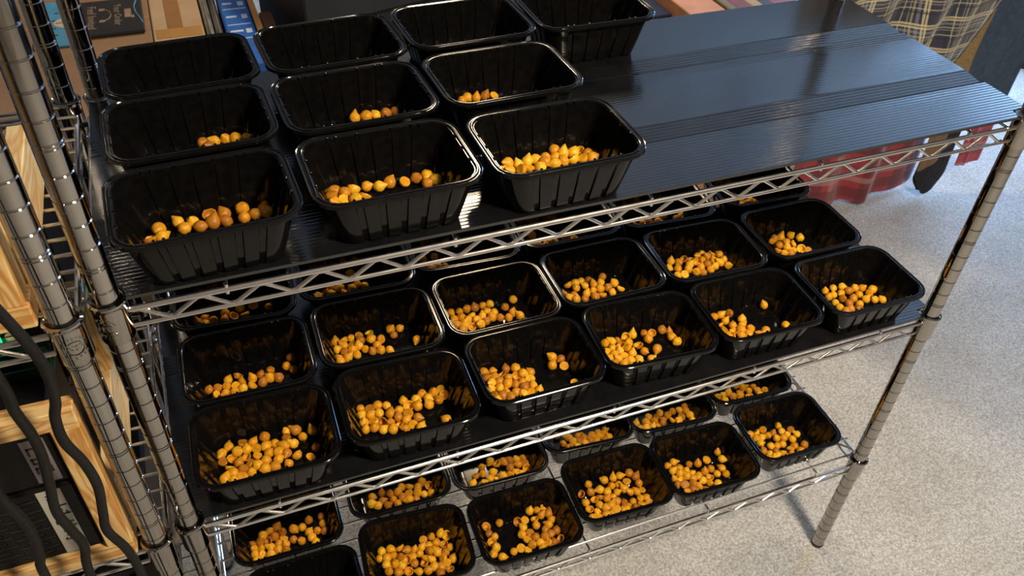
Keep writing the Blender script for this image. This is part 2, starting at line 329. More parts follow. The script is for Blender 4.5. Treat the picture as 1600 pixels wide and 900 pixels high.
SEEDS = {
'b1': [],
'b2': [],
'b3': [],
'b4': [],
'm1': [(0.39,1.54),(0.93,1.51),(1.4,1.51),(1.84,1.35),(2.31,1.36),(0.63,1.14)],
'm2': [(0.24,1.47),(0.79,1.38),(1.28,1.42),(1.77,1.36),(2.27,1.51)],
'm3': [(-1.51,1.48),(-1.13,1.75),(-0.74,1.49),(-0.27,1.5),(0.23,1.45)],
'f1': [(-2.31,0.82),(-1.91,1.26),(-1.85,0.75),(-1.14,1.55),(-0.96,0.97),(-0.59,1.31),(-0.36,0.9),(0.11,1.49),(0.16,0.95),(0.67,1.38),(0.67,0.91),(1.4,1.49),(1.38,0.9),(1.85,0.95),(2.21,1.44),(2.31,0.98)],
'f2': [(-2.31,1.11),(-2.09,1.52),(-2.31,0.64),(-1.72,1.24),(-1.85,0.76),(-1.28,1.4),(-1.37,0.63),(-0.71,1.44),(-0.92,0.77),(-0.19,1.26),(0.3,1.35),(0.96,1.26),(1.5,1.34),(2.01,1.37),(1.85,0.83),(2.31,0.97)],
'f3': [(-1.99,1.26),(-1.56,1.47),(-1.67,0.91),(-1.14,1.27),(-1.2,0.79),(-0.67,1.34),(-0.73,0.86),(-0.21,1.4),(0.28,1.44),(-0.28,0.71),(0.07,1.02),(0.47,0.76),(0.9,1.82),(0.71,1.26),(0.93,0.84),(1.17,1.43),(1.62,1.3),(1.4,0.89),(2.03,1.53),(1.86,0.8),(2.31,1.15),(2.31,0.68)],
'F1': [(-2.31,1.21),(-1.94,1.5),(-2.31,0.67),(-1.84,0.66),(-1.55,1.02),(-1.19,1.52),(-0.74,1.41),(-2.02,0.2),(-1.56,0.29),(-1.08,1.02),(-0.61,0.93),(-0.14,0.91),(-0.11,1.57),(0.34,0.99),(-0.04,0.45),(-0.61,0.46),(-1.17,0.56),(-1.03,0.11),(-1.41,-0.16),(-1.9,-0.26),(-2.31,-0.52),(-1.91,-0.76),(-1.46,-0.62),(-1.02,-0.46),(-0.65,-0.17),(-0.22,0.02),(-0.31,-0.5),(0.15,-0.52),(0.36,-0.1),(0.82,-0.51),(0.77,0.67),(1.24,0.66),(1.28,-0.08),(0.94,1.16),(1.01,1.62),(1.49,1.5),(1.76,1.0),(1.96,-0.44),(2.31,0.13),(2.31,1.25),(0.42,0.36),(0.84,0.17)],
'F2': [(-2.29,1.59),(-1.88,0.95),(-2.31,1.12),(-2.31,0.55),(-2.31,0.08),(-1.81,1.42),(-1.36,1.53),(-0.9,1.36),(-1.39,0.96),(-1.81,0.49),(-1.41,0.23),(-1.85,0.02),(-0.83,0.72),(-0.95,0.12),(-0.31,0.86),(-0.48,0.34),(0.09,0.45),(-0.55,-0.13),(-0.29,-0.52),(-0.94,-0.4),(-1.43,-0.23),(0.52,0.04),(0.16,-0.36),(-0.11,0.02),(0.24,0.92),(0.04,1.38),(0.72,1.31),(0.69,0.78),(1.15,1.61),(1.4,1.21),(1.78,1.49),(1.32,0.7),(1.9,0.89),(2.23,1.63),(2.31,1.17),(1.93,-0.61),(0.53,-0.66)],
'F3': [(-2.31,1.74),(-2.31,1.27),(-1.79,1.67),(-1.85,1.2),(-2.31,0.4),(-2.31,-0.07),(-1.02,1.57),(-0.49,1.42),(-1.38,1.24),(-1.14,0.84),(-0.68,0.76),(-0.23,0.9),(0.23,0.83),(0.01,0.36),(-0.46,0.34),(-0.92,0.24),(-1.35,0.42),(-1.68,0.76),(-2.14,0.83),(-1.86,0.28),(-1.5,-0.02),(-1.89,-0.28),(-2.31,-0.54),(-1.52,-0.56),(-1.12,-0.3),(-0.76,-0.61),(-0.55,-0.15),(0.0,-0.13),(-0.29,-0.55),(0.17,-0.57),(1.84,1.5),(1.59,0.91),(2.31,1.27),(2.25,0.68),(2.31,-0.67)],
'F4': [(-1.95,1.37),(-1.46,1.43),(-0.99,1.4),(-0.53,1.49),(-0.07,1.6),(-1.66,0.89),(-2.11,0.72),(-1.12,0.95),(-0.59,1.02),(-0.8,0.6),(-0.11,0.69),(-1.78,0.37),(-1.35,0.54),(-0.71,0.14),(-1.22,0.09),(-1.66,-0.08),(-2.18,0.12),(-2.06,-0.33),(-1.54,-0.53),(-1.03,-0.34),(0.05,0.13),(-0.51,-0.43),(0.21,-0.53),(0.87,0.1),(0.7,0.99),(0.69,1.56),(1.16,1.43),(1.82,1.5),(2.23,1.29),(2.15,0.82),(2.31,0.38)],
'F5': [(-1.61,1.48),(-1.13,1.49),(-0.56,1.46),(-1.6,0.8),(-1.12,0.95),(-0.87,0.46),(-1.55,0.23),(-1.05,0.0),(-1.42,-0.29),(-0.29,0.34),(-0.06,0.74),(-0.58,-0.03),(-0.82,-0.44),(0.02,-0.14),(-0.3,-0.49),(0.39,-0.48),(0.87,-0.52),(2.0,1.5),(2.31,-0.48)],
'F6': [(-0.72,1.53),(-0.04,1.6),(0.59,1.51),(-0.45,1.01),(-0.91,0.92),(0.14,1.0),(-0.13,0.49),(0.71,1.01),(1.25,1.08),(1.75,0.96),(2.31,0.63),(1.87,0.38),(1.16,0.5),(0.52,0.27),(-0.02,-0.01),(0.59,-0.28),(1.27,-0.03),(1.81,-0.24),(2.31,-0.39),(-0.85,-0.13),(-0.67,-0.57),(0.17,-0.68),(-0.82,0.34),(-0.23,-0.43)],
'M1': [(-2.31,0.31),(-1.85,0.28),(-1.93,-0.2),(-1.26,0.72),(-1.38,0.26),(-1.46,-0.2),(-0.66,0.93),(-0.47,0.4),(-0.89,0.19),(-1.0,-0.27),(-0.54,-0.17),(0.05,0.42),(0.01,-0.05),(0.51,0.59),(1.04,0.73),(0.96,0.15),(0.54,-0.07),(1.42,0.03),(1.96,0.8),(2.31,1.33),(2.31,0.42)],
'M2': [(-2.31,1.44),(-2.31,0.84),(-2.31,0.24),(-2.31,-0.23),(-1.85,1.47),(-1.87,1.0),(-1.95,0.54),(-1.38,1.5),(-1.4,1.03),(-1.49,0.47),(-1.86,-0.08),(-0.88,1.59),(-0.87,1.12),(-1.07,0.69),(-1.31,0.04),(-0.26,1.67),(-0.26,1.04),(-0.76,0.34),(-0.4,0.04),(-0.05,0.48),(0.07,-0.04),(0.31,0.88),(1.0,1.49),(1.09,1.03),(1.55,1.46),(0.57,-0.1),(2.29,0.23)],
'M3': [(-2.31,1.64),(-2.31,1.0),(-2.31,0.42),(-1.78,1.56),(-1.84,0.99),(-1.85,0.34),(-1.29,1.6),(-0.81,1.51),(-1.17,1.0),(-1.51,0.66),(-1.03,0.46),(-0.26,1.63),(0.21,1.59),(-0.59,0.69),(-0.22,0.98),(0.21,0.78),(-0.07,0.36),(-0.5,0.17),(0.39,0.2),(0.99,0.99),(1.73,1.52),(1.26,0.33),(0.89,0.04),(1.61,-0.03),(-1.48,0.01),(-2.07,-0.07),(-0.93,-0.0)],
'M4': [(-1.49,1.57),(-1.92,0.98),(-1.94,0.34),(-1.12,1.03),(-0.52,1.58),(-0.98,1.48),(-0.03,1.54),(-0.48,1.06),(-1.51,0.52),(-1.56,0.05),(-0.71,0.32),(0.09,0.95),(-0.19,0.47),(1.01,1.55),(0.63,1.01),(0.31,0.46),(0.25,-0.01),(0.85,0.38),(1.41,0.66),(0.91,-0.09),(1.62,0.1),(-1.0,-0.06),(-0.31,-0.13)],
'M5': [(-1.24,1.61),(-1.57,1.07),(-1.13,0.77),(-0.77,1.36),(-0.26,1.65),(0.2,1.43),(-0.17,0.92),(-0.5,0.5),(-0.95,0.13),(0.8,1.67),(0.41,1.01),(1.24,1.82),(0.4,0.44),(-0.11,0.13),(0.86,1.15),(1.39,1.37),(1.02,0.67),(0.35,-0.03),(0.94,0.08),(1.93,1.65),(1.63,0.93),(2.31,1.38),(1.91,0.55),(1.41,0.33),(2.31,0.8),(2.31,0.18),(-1.42,0.17)],
'M6': [(-0.76,1.39),(0.1,1.59),(-0.36,1.64),(0.89,1.57),(1.35,1.1),(-0.54,0.85),(0.21,1.03),(-0.15,0.5),(0.61,0.66),(0.17,0.12),(0.68,0.01),(-0.72,-0.02),(-0.28,-0.19),(1.08,-0.27),(-0.86,0.43)],
'B1': [(-2.31,0.12),(-1.89,-0.08),(-1.46,0.12),(-1.97,0.44),(-0.82,0.07),(-0.75,0.56),(-0.25,0.25),(0.36,0.29),(0.11,0.86),(0.91,0.84),(1.79,0.59)],
'B2': [(-2.31,0.14),(-1.91,0.38),(-1.52,0.12),(-1.44,0.59),(-0.91,0.47),(-0.67,0.07),(0.19,0.5),(0.62,0.25),(-0.18,0.21),(-0.01,1.74)],
'B3': [(-2.2,1.17),(-1.45,1.14),(-2.16,0.33),(-1.89,-0.05),(-1.46,0.12),(-1.0,0.02)],
'B4': [(-1.49,1.19),(-0.98,-0.07),(-1.45,-0.01),(-0.64,0.25),(-0.21,0.06),(0.6,0.08),(1.19,0.06),(-1.86,0.22)],
'B5': [(-1.13,0.32),(-0.67,0.26),(-0.2,0.27),(0.4,0.12),(1.1,0.56),(1.87,0.18),(2.31,0.38)],
'B6': [(-0.88,0.5),(-0.22,0.44),(-0.39,0.0),(0.51,0.38),(0.08,0.05),(0.85,0.04),(-0.47,0.84)],
'G1': [],
'G2': [(-2.11,1.5),(-2.31,1.04),(-1.87,0.9),(-1.52,1.52),(-0.94,1.49),(-1.41,1.02),(-0.98,0.77),(-0.46,1.17),(-1.42,0.34),(-1.98,0.45),(-1.91,-0.06),(-1.33,-0.28),(-0.65,0.43),(-0.01,1.05),(-0.2,0.61),(0.27,0.68),(-0.99,0.1),(-0.2,0.07),(0.49,1.1),(0.62,0.36),(0.41,-0.05),(0.99,1.15),(0.72,1.66),(1.29,1.76),(1.93,1.81),(1.5,1.2),(0.97,0.69),(1.41,0.48),(1.96,0.96),(0.97,0.05),(1.0,-0.51),(1.66,-0.02),(1.96,0.35),(1.45,-0.63),(1.88,-0.43),(2.31,0.65),(1.94,-0.9),(1.29,-1.07),(-0.67,-0.4),(-0.02,-0.58),(0.55,-0.67),(2.31,-0.25),(2.31,1.54)],
'G3': [(-2.11,1.54),(-2.11,1.02),(-1.18,1.56),(-1.83,0.63),(-2.15,0.28),(-2.01,-0.21),(-2.31,-0.57),(-1.84,-0.99),(-0.99,-0.83),(-0.45,-0.76),(-0.04,-1.03),(0.02,1.16),(0.56,1.18),(0.25,0.68),(1.11,1.77),(1.64,1.7),(2.24,1.7),(1.23,1.09),(1.74,1.19),(2.28,1.16),(2.31,0.69),(1.14,0.55),(-0.04,0.19),(0.56,0.13),(0.19,-0.27),(0.78,-0.28),(1.99,0.35),(1.63,0.05),(2.31,-0.25),(1.84,-0.37),(1.38,-0.45),(0.35,-0.77),(0.91,-0.74),(1.39,-0.92),(1.85,-1.03),(2.31,-0.93),(1.53,-1.42),(0.94,-1.2)],
'G4': [(-1.24,1.61),(-2.05,1.01),(-1.33,0.95),(-0.62,0.94),(-0.82,0.44),(-2.0,0.25),(-1.33,0.32),(-1.94,-0.32),(-1.45,-0.74),(-0.21,0.6),(-0.44,0.1),(-1.16,-0.22),(-0.84,-0.58),(-2.03,-0.97),(-1.6,-1.18),(-1.05,-1.07),(0.03,0.11),(-0.38,-0.49),(0.01,1.61),(0.7,1.61),(1.23,1.66),(0.31,1.01),(0.85,0.95),(1.52,1.03),(1.99,1.64),(2.31,1.22),(2.31,0.65),(0.47,0.39),(1.07,0.46),(1.39,0.11),(1.85,0.0),(2.31,0.05),(0.15,-0.34),(0.55,-0.6),(1.22,-0.67),(1.85,-0.54),(2.31,-0.64),(-0.16,-0.92),(0.27,-1.1),(0.74,-1.04),(1.19,-1.15),(1.77,-1.01),(2.31,-1.11),(-0.59,-1.15)],
'G5': [(-1.86,1.42),(-1.27,1.61),(-1.72,0.88),(-1.12,0.96),(-1.35,0.51),(-1.89,0.24),(-1.89,-0.23),(-0.27,1.06),(0.36,0.91),(-0.73,0.62),(-0.43,0.26),(-0.95,0.16),(-1.47,-0.01),(-1.43,-0.49),(-0.62,-0.17),(-0.11,-0.09),(-0.83,-0.59),(0.01,-0.54),(1.16,0.99),(0.51,0.11),(1.05,0.19),(0.64,-0.42),(1.29,-0.33),(0.4,-0.86),(-0.05,-1.1),(-0.43,-0.83),(-0.66,-1.25),(-1.06,-1.0),(-1.53,-1.04),(0.92,-1.1),(1.88,0.0),(1.91,-0.53),(2.31,1.42),(2.31,0.77)],
'G6': [(-1.26,1.42),(-1.8,1.36),(-0.6,1.45),(-1.55,0.87),(-1.5,0.37),(-1.05,0.86),(-0.53,0.86),(-0.05,0.89),(-1.66,-0.34),(-0.87,-0.08),(-0.03,0.42),(-0.41,-0.23),(-0.72,-0.58),(-1.35,-0.7),(-1.28,-1.21),(0.09,-0.23),(0.5,0.28),(-0.34,-0.86),(-0.84,-1.03),(0.75,1.42),(0.7,0.86),(0.97,0.45),(1.49,0.8),(1.72,0.28),(1.05,-0.07),(0.43,-0.79),(0.88,-0.65),(1.02,-1.17),(1.64,-0.79),(-0.3,-1.32),(0.17,-1.32),(-1.7,-1.01)],
'H1': [(-2.31,0.34),(-2.31,-0.13),(-2.31,-0.6),(-2.26,-1.06),(-1.86,0.23),(-1.86,-0.26),(-1.4,0.12),(-1.83,-0.77),(-1.26,-0.41),(-1.34,-0.94),(-0.72,-0.27),(-0.84,-0.73),(-0.92,0.3),(-0.28,-0.49),(-0.35,0.01),(-0.36,-0.97),(-0.38,0.5),(0.23,-0.29),(0.37,0.5),(0.94,0.43),(0.71,-0.58),(1.3,-0.08),(1.41,-0.54),(1.86,-0.15),(1.59,-0.97),(1.45,0.85),(2.31,0.88),(2.31,0.32),(2.31,-0.31),(-1.17,0.84),(-1.62,0.63),(-0.67,1.0)],
'H2': [(-1.7,0.26),(-1.88,-0.3),(-1.45,-0.56),(-1.07,-0.27),(-0.99,0.38),(-0.44,0.13),(-0.81,-0.75),(-0.33,-0.39),(-0.13,-0.82),(0.12,0.08),(0.31,-0.4),(0.81,-0.22),(0.72,-0.75),(1.02,0.35),(1.39,-0.41),(1.57,0.06),(1.17,-0.9),(1.81,-0.63),(2.31,-0.05),(1.93,0.37),(2.31,-0.75),(0.46,0.4)],
'H3': [(-1.82,-0.85),(-1.41,-0.18),(-0.9,-0.2),(-0.78,0.35),(-0.48,-0.77),(-0.14,-0.3),(-1.04,-1.03),(-0.02,-0.94),(0.34,0.36),(0.87,0.35),(0.44,-0.83),(1.16,-0.34),(0.94,-0.86),(1.85,0.27),(1.4,-0.75),(1.85,-0.2),(1.34,0.28),(2.31,0.24),(2.31,-0.27),(2.31,-0.74),(1.86,-0.85),(1.45,-1.22),(-0.03,0.65)],
'H4': [(-1.38,-0.44),(-1.1,-0.9),(-1.6,0.4),(-0.63,-0.49),(-0.43,-1.0),(-0.07,-0.08),(-0.17,-0.61),(0.29,-0.42),(0.17,-0.93),(0.96,-0.28),(0.69,-0.75),(1.48,-0.16),(1.41,-0.62),(1.92,-0.38),(2.14,-0.79),(1.1,-0.97),(1.71,-0.99),(-0.79,-0.05),(2.24,0.1)],
'H5': [(-2.08,-0.15),(-1.96,-0.66),(-1.33,-0.26),(-1.5,-0.75),(-0.94,-0.76),(-0.9,0.21),(-0.31,0.02),(-0.64,-0.34),(-0.46,-0.77),(0.2,-0.17),(-0.03,-0.58),(0.11,0.36),(0.83,-0.48),(1.15,0.26),(1.75,0.28),(1.64,-0.43),(2.21,0.05),(2.31,0.51),(2.31,-0.41),(2.31,-0.88),(0.64,0.0),(1.25,-0.7)],
'H6': [(-1.74,-0.28),(-1.37,-0.79),(-0.55,-0.6),(-0.72,-0.16),(0.08,-0.63),(0.3,-0.2),(0.77,-0.83),(1.03,-0.37),(1.7,-0.57),(2.31,-0.65),(1.57,-0.12),(0.71,0.03),(1.67,-1.04),(0.23,0.4),(-1.19,-0.18)],
}
# ================================================================ the room
LX, DY, ZT, ZB = 45.248, 16.092, 14.344, -14.843     # posts of the rack, ring heights of its shelves
FLOOR = -FZ
X0, X1, Y0, Y1, ZC = -70.0, 135.0, -110.0, 140.0, 66.0
def struct(name, m, mb, smooth=False):
    o = mb.obj(name, m, smooth=smooth); o['kind'] = 'structure'; return o
struct('floor', CARPET, MB().box(X0, X1, Y0, Y1, FLOOR-1, FLOOR))
struct('ceiling', CEIL, MB().box(X0, X1, Y0, Y1, ZC, ZC+1))
struct('wall_left', WALL, MB().box(X0-1, X0, Y0, Y1, FLOOR, ZC))
struct('wall_back', WALL, MB().box(X0, X1, Y1, Y1+1, FLOOR, ZC))
struct('wall_front', WALL, MB().box(X0, X1, Y0-1, Y0, FLOOR, ZC))
WY0, WY1, WZ0, WZ1 = 42.0, 116.0, -22.0, 64.5
mb = MB().box(X1, X1+1, Y0, WY0, FLOOR, ZC).box(X1, X1+1, WY1, Y1, FLOOR, ZC).box(X1, X1+1, WY0, WY1, FLOOR, WZ0).box(X1, X1+1, WY0, WY1, WZ1, ZC)
struct('wall_right', WALL, mb)
for nm, a in (('baseboard_back', (X0, X1, Y1-.6, Y1)), ('baseboard_left', (X0, X0+.6, Y0, Y1)), ('baseboard_right', (X1-.6, X1, Y0, WY0))):
    struct(nm, TRIM, MB().box(*a, FLOOR, FLOOR+4, b=.15))
GL, nt, b = mat('window_glass', (1, 1, 1), 0.02)
tr_ = N(nt, 'ShaderNodeBsdfTransparent'); gl_ = N(nt, 'ShaderNodeBsdfGlossy'); gl_.inputs['Roughness'].default_value = 0.02
ms = N(nt, 'ShaderNodeMixShader'); ms.inputs[0].default_value = 0.06; L(nt, tr_, 0, ms, 1); L(nt, gl_, 0, ms, 2); L(nt, ms, 0, nt.nodes['Material Output'], 'Surface')
wf = MB()
ym = (WY0+WY1)/2
for y0, y1, z0, z1 in ((WY0, WY1, WZ0, WZ0+2), (WY0, WY1, WZ1-2, WZ1), (WY0, WY0+2, WZ0+2, WZ1-2), (WY1-2, WY1, WZ0+2, WZ1-2), (ym-1, ym+1, WZ0+2, WZ1-2)):
    wf.box(X1-.4, X1+1.2, y0, y1, z0, z1)
w1 = struct('window_1', TRIM, wf)
for y0, y1 in ((WY0+2, ym-1), (ym+1, WY1-2)):
    MB().box(X1+.2, X1+.35, y0, y1, WZ0+2, WZ1-2).obj('pane', GL, w1, smooth=False, z=0).location = (0, 0, 0)
bpy.data.objects['daylight_window'].location = W(X1+6, ym, (WZ0+WZ1)/2)
for x, y, lb in ((41, 71, 'round ceiling lamp above the back of the room'), (40, -42, 'round ceiling lamp above the camera side of the room')):
    t = thing('ceiling_lamp', lb, 'lamp', x, y, ZC, group='ceiling lamps')
    MB().lathe([(5.6, 0), (6, -.3), (6, -1.0), (5.5, -1.2), (5.0, -1.2), (5.0, -.4)], cap=False).obj('lamp_body', TRIM, t)
    MB().lathe([(.01, -.5), (5.0, -.5), (5.0, -.4), (.01, -.4)]).obj('lamp_diffuser', m_emit('lamp_diffuser', (1, .75, .45), 3.0), t)

# ================================================================ wire racks
def groove_post(z0, z1, off):
    r = .5; pr = [(.46, z0+.0), (.5, z0+.05)]
    z = z0+1.1; k = 0
    while z < z1-.4:
        w = .030
        pr += [(r, z-w-.02), (r-.028, z-w*.4), (r-.028, z+w*.4), (r, z+w+.02)]
        if k % 5 == off:
            z2 = z+.14; pr += [(r, z2-w-.02), (r-.028, z2-w*.4), (r-.028, z2+w*.4), (r, z2+w+.02)]
        z += 1.0; k += 1
    pr += [(r, z1-.06), (.44, z1)]
    return pr
def add_text_on_cylinder(parent, txt, size, r, a0, zc, depth=.02):
    cu = bpy.data.curves.new('stamp', 'FONT'); cu.body = txt; cu.size = size; cu.align_x = 'CENTER'; cu.align_y = 'CENTER'; cu.extrude = depth; cu.resolution_u = 2
    o = bpy.data.objects.new('stamp', cu); COL.objects.link(o)
    dg = bpy.context.evaluated_depsgraph_get(); me = bpy.data.meshes.new_from_object(o.evaluated_get(dg))
    vs = [tuple(v.co) for v in me.vertices]; fs = [tuple(p.vertices) for p in me.polygons]
    bpy.data.objects.remove(o); bpy.data.curves.remove(cu); bpy.data.meshes.remove(me)
    out = []
    for x, y, z in vs:
        a = a0+x/r; rr = r+z+depth*.3
        out.append((rr*math.cos(a), rr*math.sin(a), zc+y))
    return out, fs

def make_rack(name, label, x0, y0, Lx, Dy, rings, pitch, side, stamps, post_top=46.0):
    rk = thing(name, label, 'shelving', x0, y0, FLOOR)
    h = -FLOOR
    P0 = MB().lathe(groove_post(.32, post_top+h, 1 if x0 == 0 else 3), n=28).mesh('post')
    P0.materials.append(CHROME)
    FT = MB().lathe([(.40, 0), (.50, .04), (.52, .12), (.52, .34), (.49, .38)], n=24).mesh('foot_cap'); FT.materials.append(RUBBER)
    CL = MB().lathe([(.515, .04), (.60, .10), (.69, .06), (.70, -.02), (.655, -.10), (.635, -.2), (.625, -1.7), (.60, -1.78), (.515, -1.78)], n=28, cap=False).mesh('collar'); CL.materials.append(CHROME)
    for (px, py) in ((0, 0), (Lx, 0), (0, Dy), (Lx, Dy)):
        o = bpy.data.objects.new('post', P0); COL.objects.link(o); o.parent = rk; o.location = (px*I, py*I, 0)
        f = bpy.data.objects.new('foot_cap', FT); COL.objects.link(f); f.parent = o; f['label'] = 'black rubber foot cap'
    for ri, rz in enumerate(rings):
        z = rz+h
        # the long wires are the shelf part itself; everything else on it is a sub-part
        sh = MB(); top = z+.05-(.17 if ri < 2 and x0 == 0 else 0)
        n = max(1, round((Dy-1.0)/pitch)); ys = [.55+(Dy-1.1)*k/n for k in range(n+1)]
        shelf = bpy.data.objects.new('shelf', None); COL.objects.link(shelf); shelf.parent = rk; shelf.location = (0, 0, z*I)
        t0 = top-z
        LW = MB().tube([(-.45, 0, 0), (Lx+.45, 0, 0)], .085, 8).mesh('long_wire'); LW.materials.append(WIRE)
        for yy in ys:
            o = bpy.data.objects.new('long_wire', LW); COL.objects.link(o); o.parent = shelf; o.location = (0, yy*I, (t0-.09)*I)
        CW = MB().tube([(0, -.02, -.42), (0, .02, 0), (0, .12, .02), (0, Dy-.12, .02), (0, Dy-.02, 0), (0, Dy+.02, -.42)], .08, 8).mesh('cross_wire'); CW.materials.append(WIRE)
        xx = 4.2
        while xx < Lx-2:
            o = bpy.data.objects.new('cross_wire', CW); COL.objects.link(o); o.parent = shelf; o.location = (xx*I, 0, (t0-.28)*I); xx += 9.33
        for yy in (0, Dy):
            s = -1 if yy == 0 else 1
            MB().tube([(.58, yy, -.62), (Lx-.58, yy, -.62)], .125, 10).obj('top_rail', WIRE, shelf)
            MB().tube([(.58, yy, -1.44), (Lx-.58, yy, -1.44)], .10, 10).obj('bottom_rail', WIRE, shelf)
            pts = []; k = 0; x = .85 - 1.165 + 1.165
            px_ = .85
            while px_ < Lx-.5:
                top_ = (k % 2 == 0)
                pts.append((px_, yy, -.72 if top_ else -1.36)); px_ += 1.165; k += 1
            # stays drawn flat-topped: short runs at the rails
            pp = []
            for q in pts: pp += [(q[0]-.12, q[1], q[2]), (q[0]+.12, q[1], q[2])]
            MB().tube(pp, .085, 8).obj('zigzag_wire', WIRE, shelf)
        for xs, s in ((0, -1), (Lx, 1)):
            o_ = side*s
            MB().tube([(xs+s*.3, .5, -.62), (xs+o_, .95, -.62), (xs+o_, Dy-.95, -.62), (xs+s*.3, Dy-.5, -.62)], .12, 10).obj('side_rail', WIRE, shelf)
            MB().tube([(xs+s*.3, .5, -1.44), (xs+o_*.8, .95, -1.44), (xs+o_*.8, Dy-.95, -1.44), (xs+s*.3, Dy-.5, -1.44)], .10, 10).obj('side_rail', WIRE, shelf)
            pp = []; y_ = 1.4; k = 0
            while y_ < Dy-1.2:
                zz = -.72 if k % 2 == 0 else -1.36; pp += [(xs+o_*.9, y_-.12, zz), (xs+o_*.9, y_+.12, zz)]; y_ += 1.165; k += 1
            MB().tube(pp, .085, 8).obj('zigzag_wire', WIRE, shelf)
        for (px, py) in ((0, 0), (Lx, 0), (0, Dy), (Lx, Dy)):
            o = bpy.data.objects.new('collar', CL); COL.objects.link(o); o.parent = shelf; o.location = (px*I, py*I, 0)
    return rk

rack = make_rack('wire_shelving_rack', 'long three-shelf chrome wire rack holding all the black plastic trays', 0, 0, LX, DY, (ZT, 0, ZB), 1.38, .55, True)
RX, RY = -1.27, -1.5
rack2 = make_rack('wire_shelving_rack', 'chrome wire rack at the left edge loaded with pine frames and computer parts', RX-36, RY, 36, 16.1, (15.1, 1.46, -12.2), 1.05, .33, True)

# stamped mark on the two collars that face the camera
def stamp(rk, cx, cy, ring, ang):
    mb = MB(); r = .632
    v, f = add_text_on_cylinder(None, 'NSF', .34, r, ang, -.92, .012); mb.add(v, f)
    for txt, rad, a0, a1 in (('COMPONENT', .46, PI*.95, PI*.05), ('LISTED', .46, PI*1.15, PI*1.85)):
        n = len(txt)
        for i, c in enumerate(txt):
            t = a0+(a1-a0)*(i+.5)/n
            v, f = add_text_on_cylinder(None, c, .15, r, ang+rad*math.cos(t)/r, -.92+rad*math.sin(t), .010); mb.add(v, f)
    pts = []
    for k in range(41):
        t = 2*PI*k/40; a = ang+.33*math.cos(t)/r; pts.append(((r+.008)*math.cos(a), (r+.008)*math.sin(a), -.92+.30*math.sin(t)))
    mb.tube(pts, .016, 6, caps=False)
    sh = [c for c in rk.children if c.name.startswith('shelf')][ring]
    o = mb.obj('stamped_mark', CHROME, sh, cx, cy, 0, kind='stuff')
    return o
stamp(rack2, 36, 0, 0, -PI/2+.28)
stamp(rack, 0, 0, 0, -PI/2-.55)

# ================================================================ fluted plastic sheets
def sheet(name, label, z, xr):
    ys = []; y = -.08
    while y < 16.36:
        ys.append(y); y += .0575
    def prof(y):
        d = 0.0; amp = .0016 if y > 2.9 else .0035
        for c in (3.8, 10.35):
            if c <= y < c+1.25: d -= .15*(1-(y-c)/1.25)
            if c-.10 <= y < c: d -= .15*(1-(c-y)/.10)
            if c-1.0 < y < c+1.25: amp = .0055
            d += .03*math.exp(-((y-c+.13)/.05)**2)+.018*math.exp(-((y-c-1.3)/.06)**2)
        d += .035*math.exp(-((y-2.9)/.12)**2)*0
        return d+amp*math.cos(2*PI*y/.23)
    nx = 24; xs = [-.4+(xr+.4)*i/nx for i in range(nx+1)]
    xs = sorted(set(xs+[.60, LX-.60, LX+.3]))
    def ok(xa, xb, ya, yb):
        xm, ym = (xa+xb)/2, (ya+yb)/2
        for px in (0, LX):
            for py in (0, DY):
                if abs(xm-px) < .60 and abs(ym-py) < .60: return False
        return True
    mb = MB(); m = len(xs); T = .15; n = len(ys)
    for yy in ys:
        zz = prof(yy)
        for x in xs: mb.v.append((x, yy, zz+.010*noise.noise(Vector((x*.10, yy*.2, z)))))
    for yy in ys:
        for x in xs: mb.v.append((x, yy, -T))
    def vi(i, j, l): return l*m*n+j*m+i
    cells = {(i, j) for j in range(n-1) for i in range(m-1) if ok(xs[i], xs[i+1], ys[j], ys[j+1])}
    for (i, j) in cells:
        mb.f.append((vi(i, j, 0), vi(i+1, j, 0), vi(i+1, j+1, 0), vi(i, j+1, 0)))
        for (di, dj, a, b_) in ((-1, 0, (i, j), (i, j+1)), (1, 0, (i+1, j+1), (i+1, j)), (0, -1, (i+1, j), (i, j)), (0, 1, (i, j+1), (i+1, j+1))):
            if (i+di, j+dj) not in cells:
                mb.f.append((vi(*a, 0), vi(*b_, 0), vi(*b_, 1), vi(*a, 1)))
    mb.add([(xs[0]+.8*0+1.3, .9, -T), (xs[-1]-1.3, .9, -T), (xs[-1]-1.3, DY-.9, -T), (1.3, DY-.9, -T)], [(0, 3, 2, 1)])
    me = bpy.data.meshes.new(name); me.from_pydata([(a*I, b_*I, c*I) for a, b_, c in mb.v], [], mb.f)
    me.shade_smooth()
    try: me.set_sharp_from_angle(angle=math.radians(50))
    except Exception: pass
    o = bpy.data.objects.new(name, me); COL.objects.link(o); me.materials.append(BOARD); o.location = W(0, 0, z)
    return tag(o, label, 'plastic sheet', 'fluted plastic sheets')
sheet('fluted_plastic_sheet', 'glossy black fluted plastic sheet with two long creases covering the top shelf', ZT+.05, 45.68)
sheet('fluted_plastic_sheet', 'black fluted plastic sheet lying under the trays of the middle shelf', .05, 45.4)

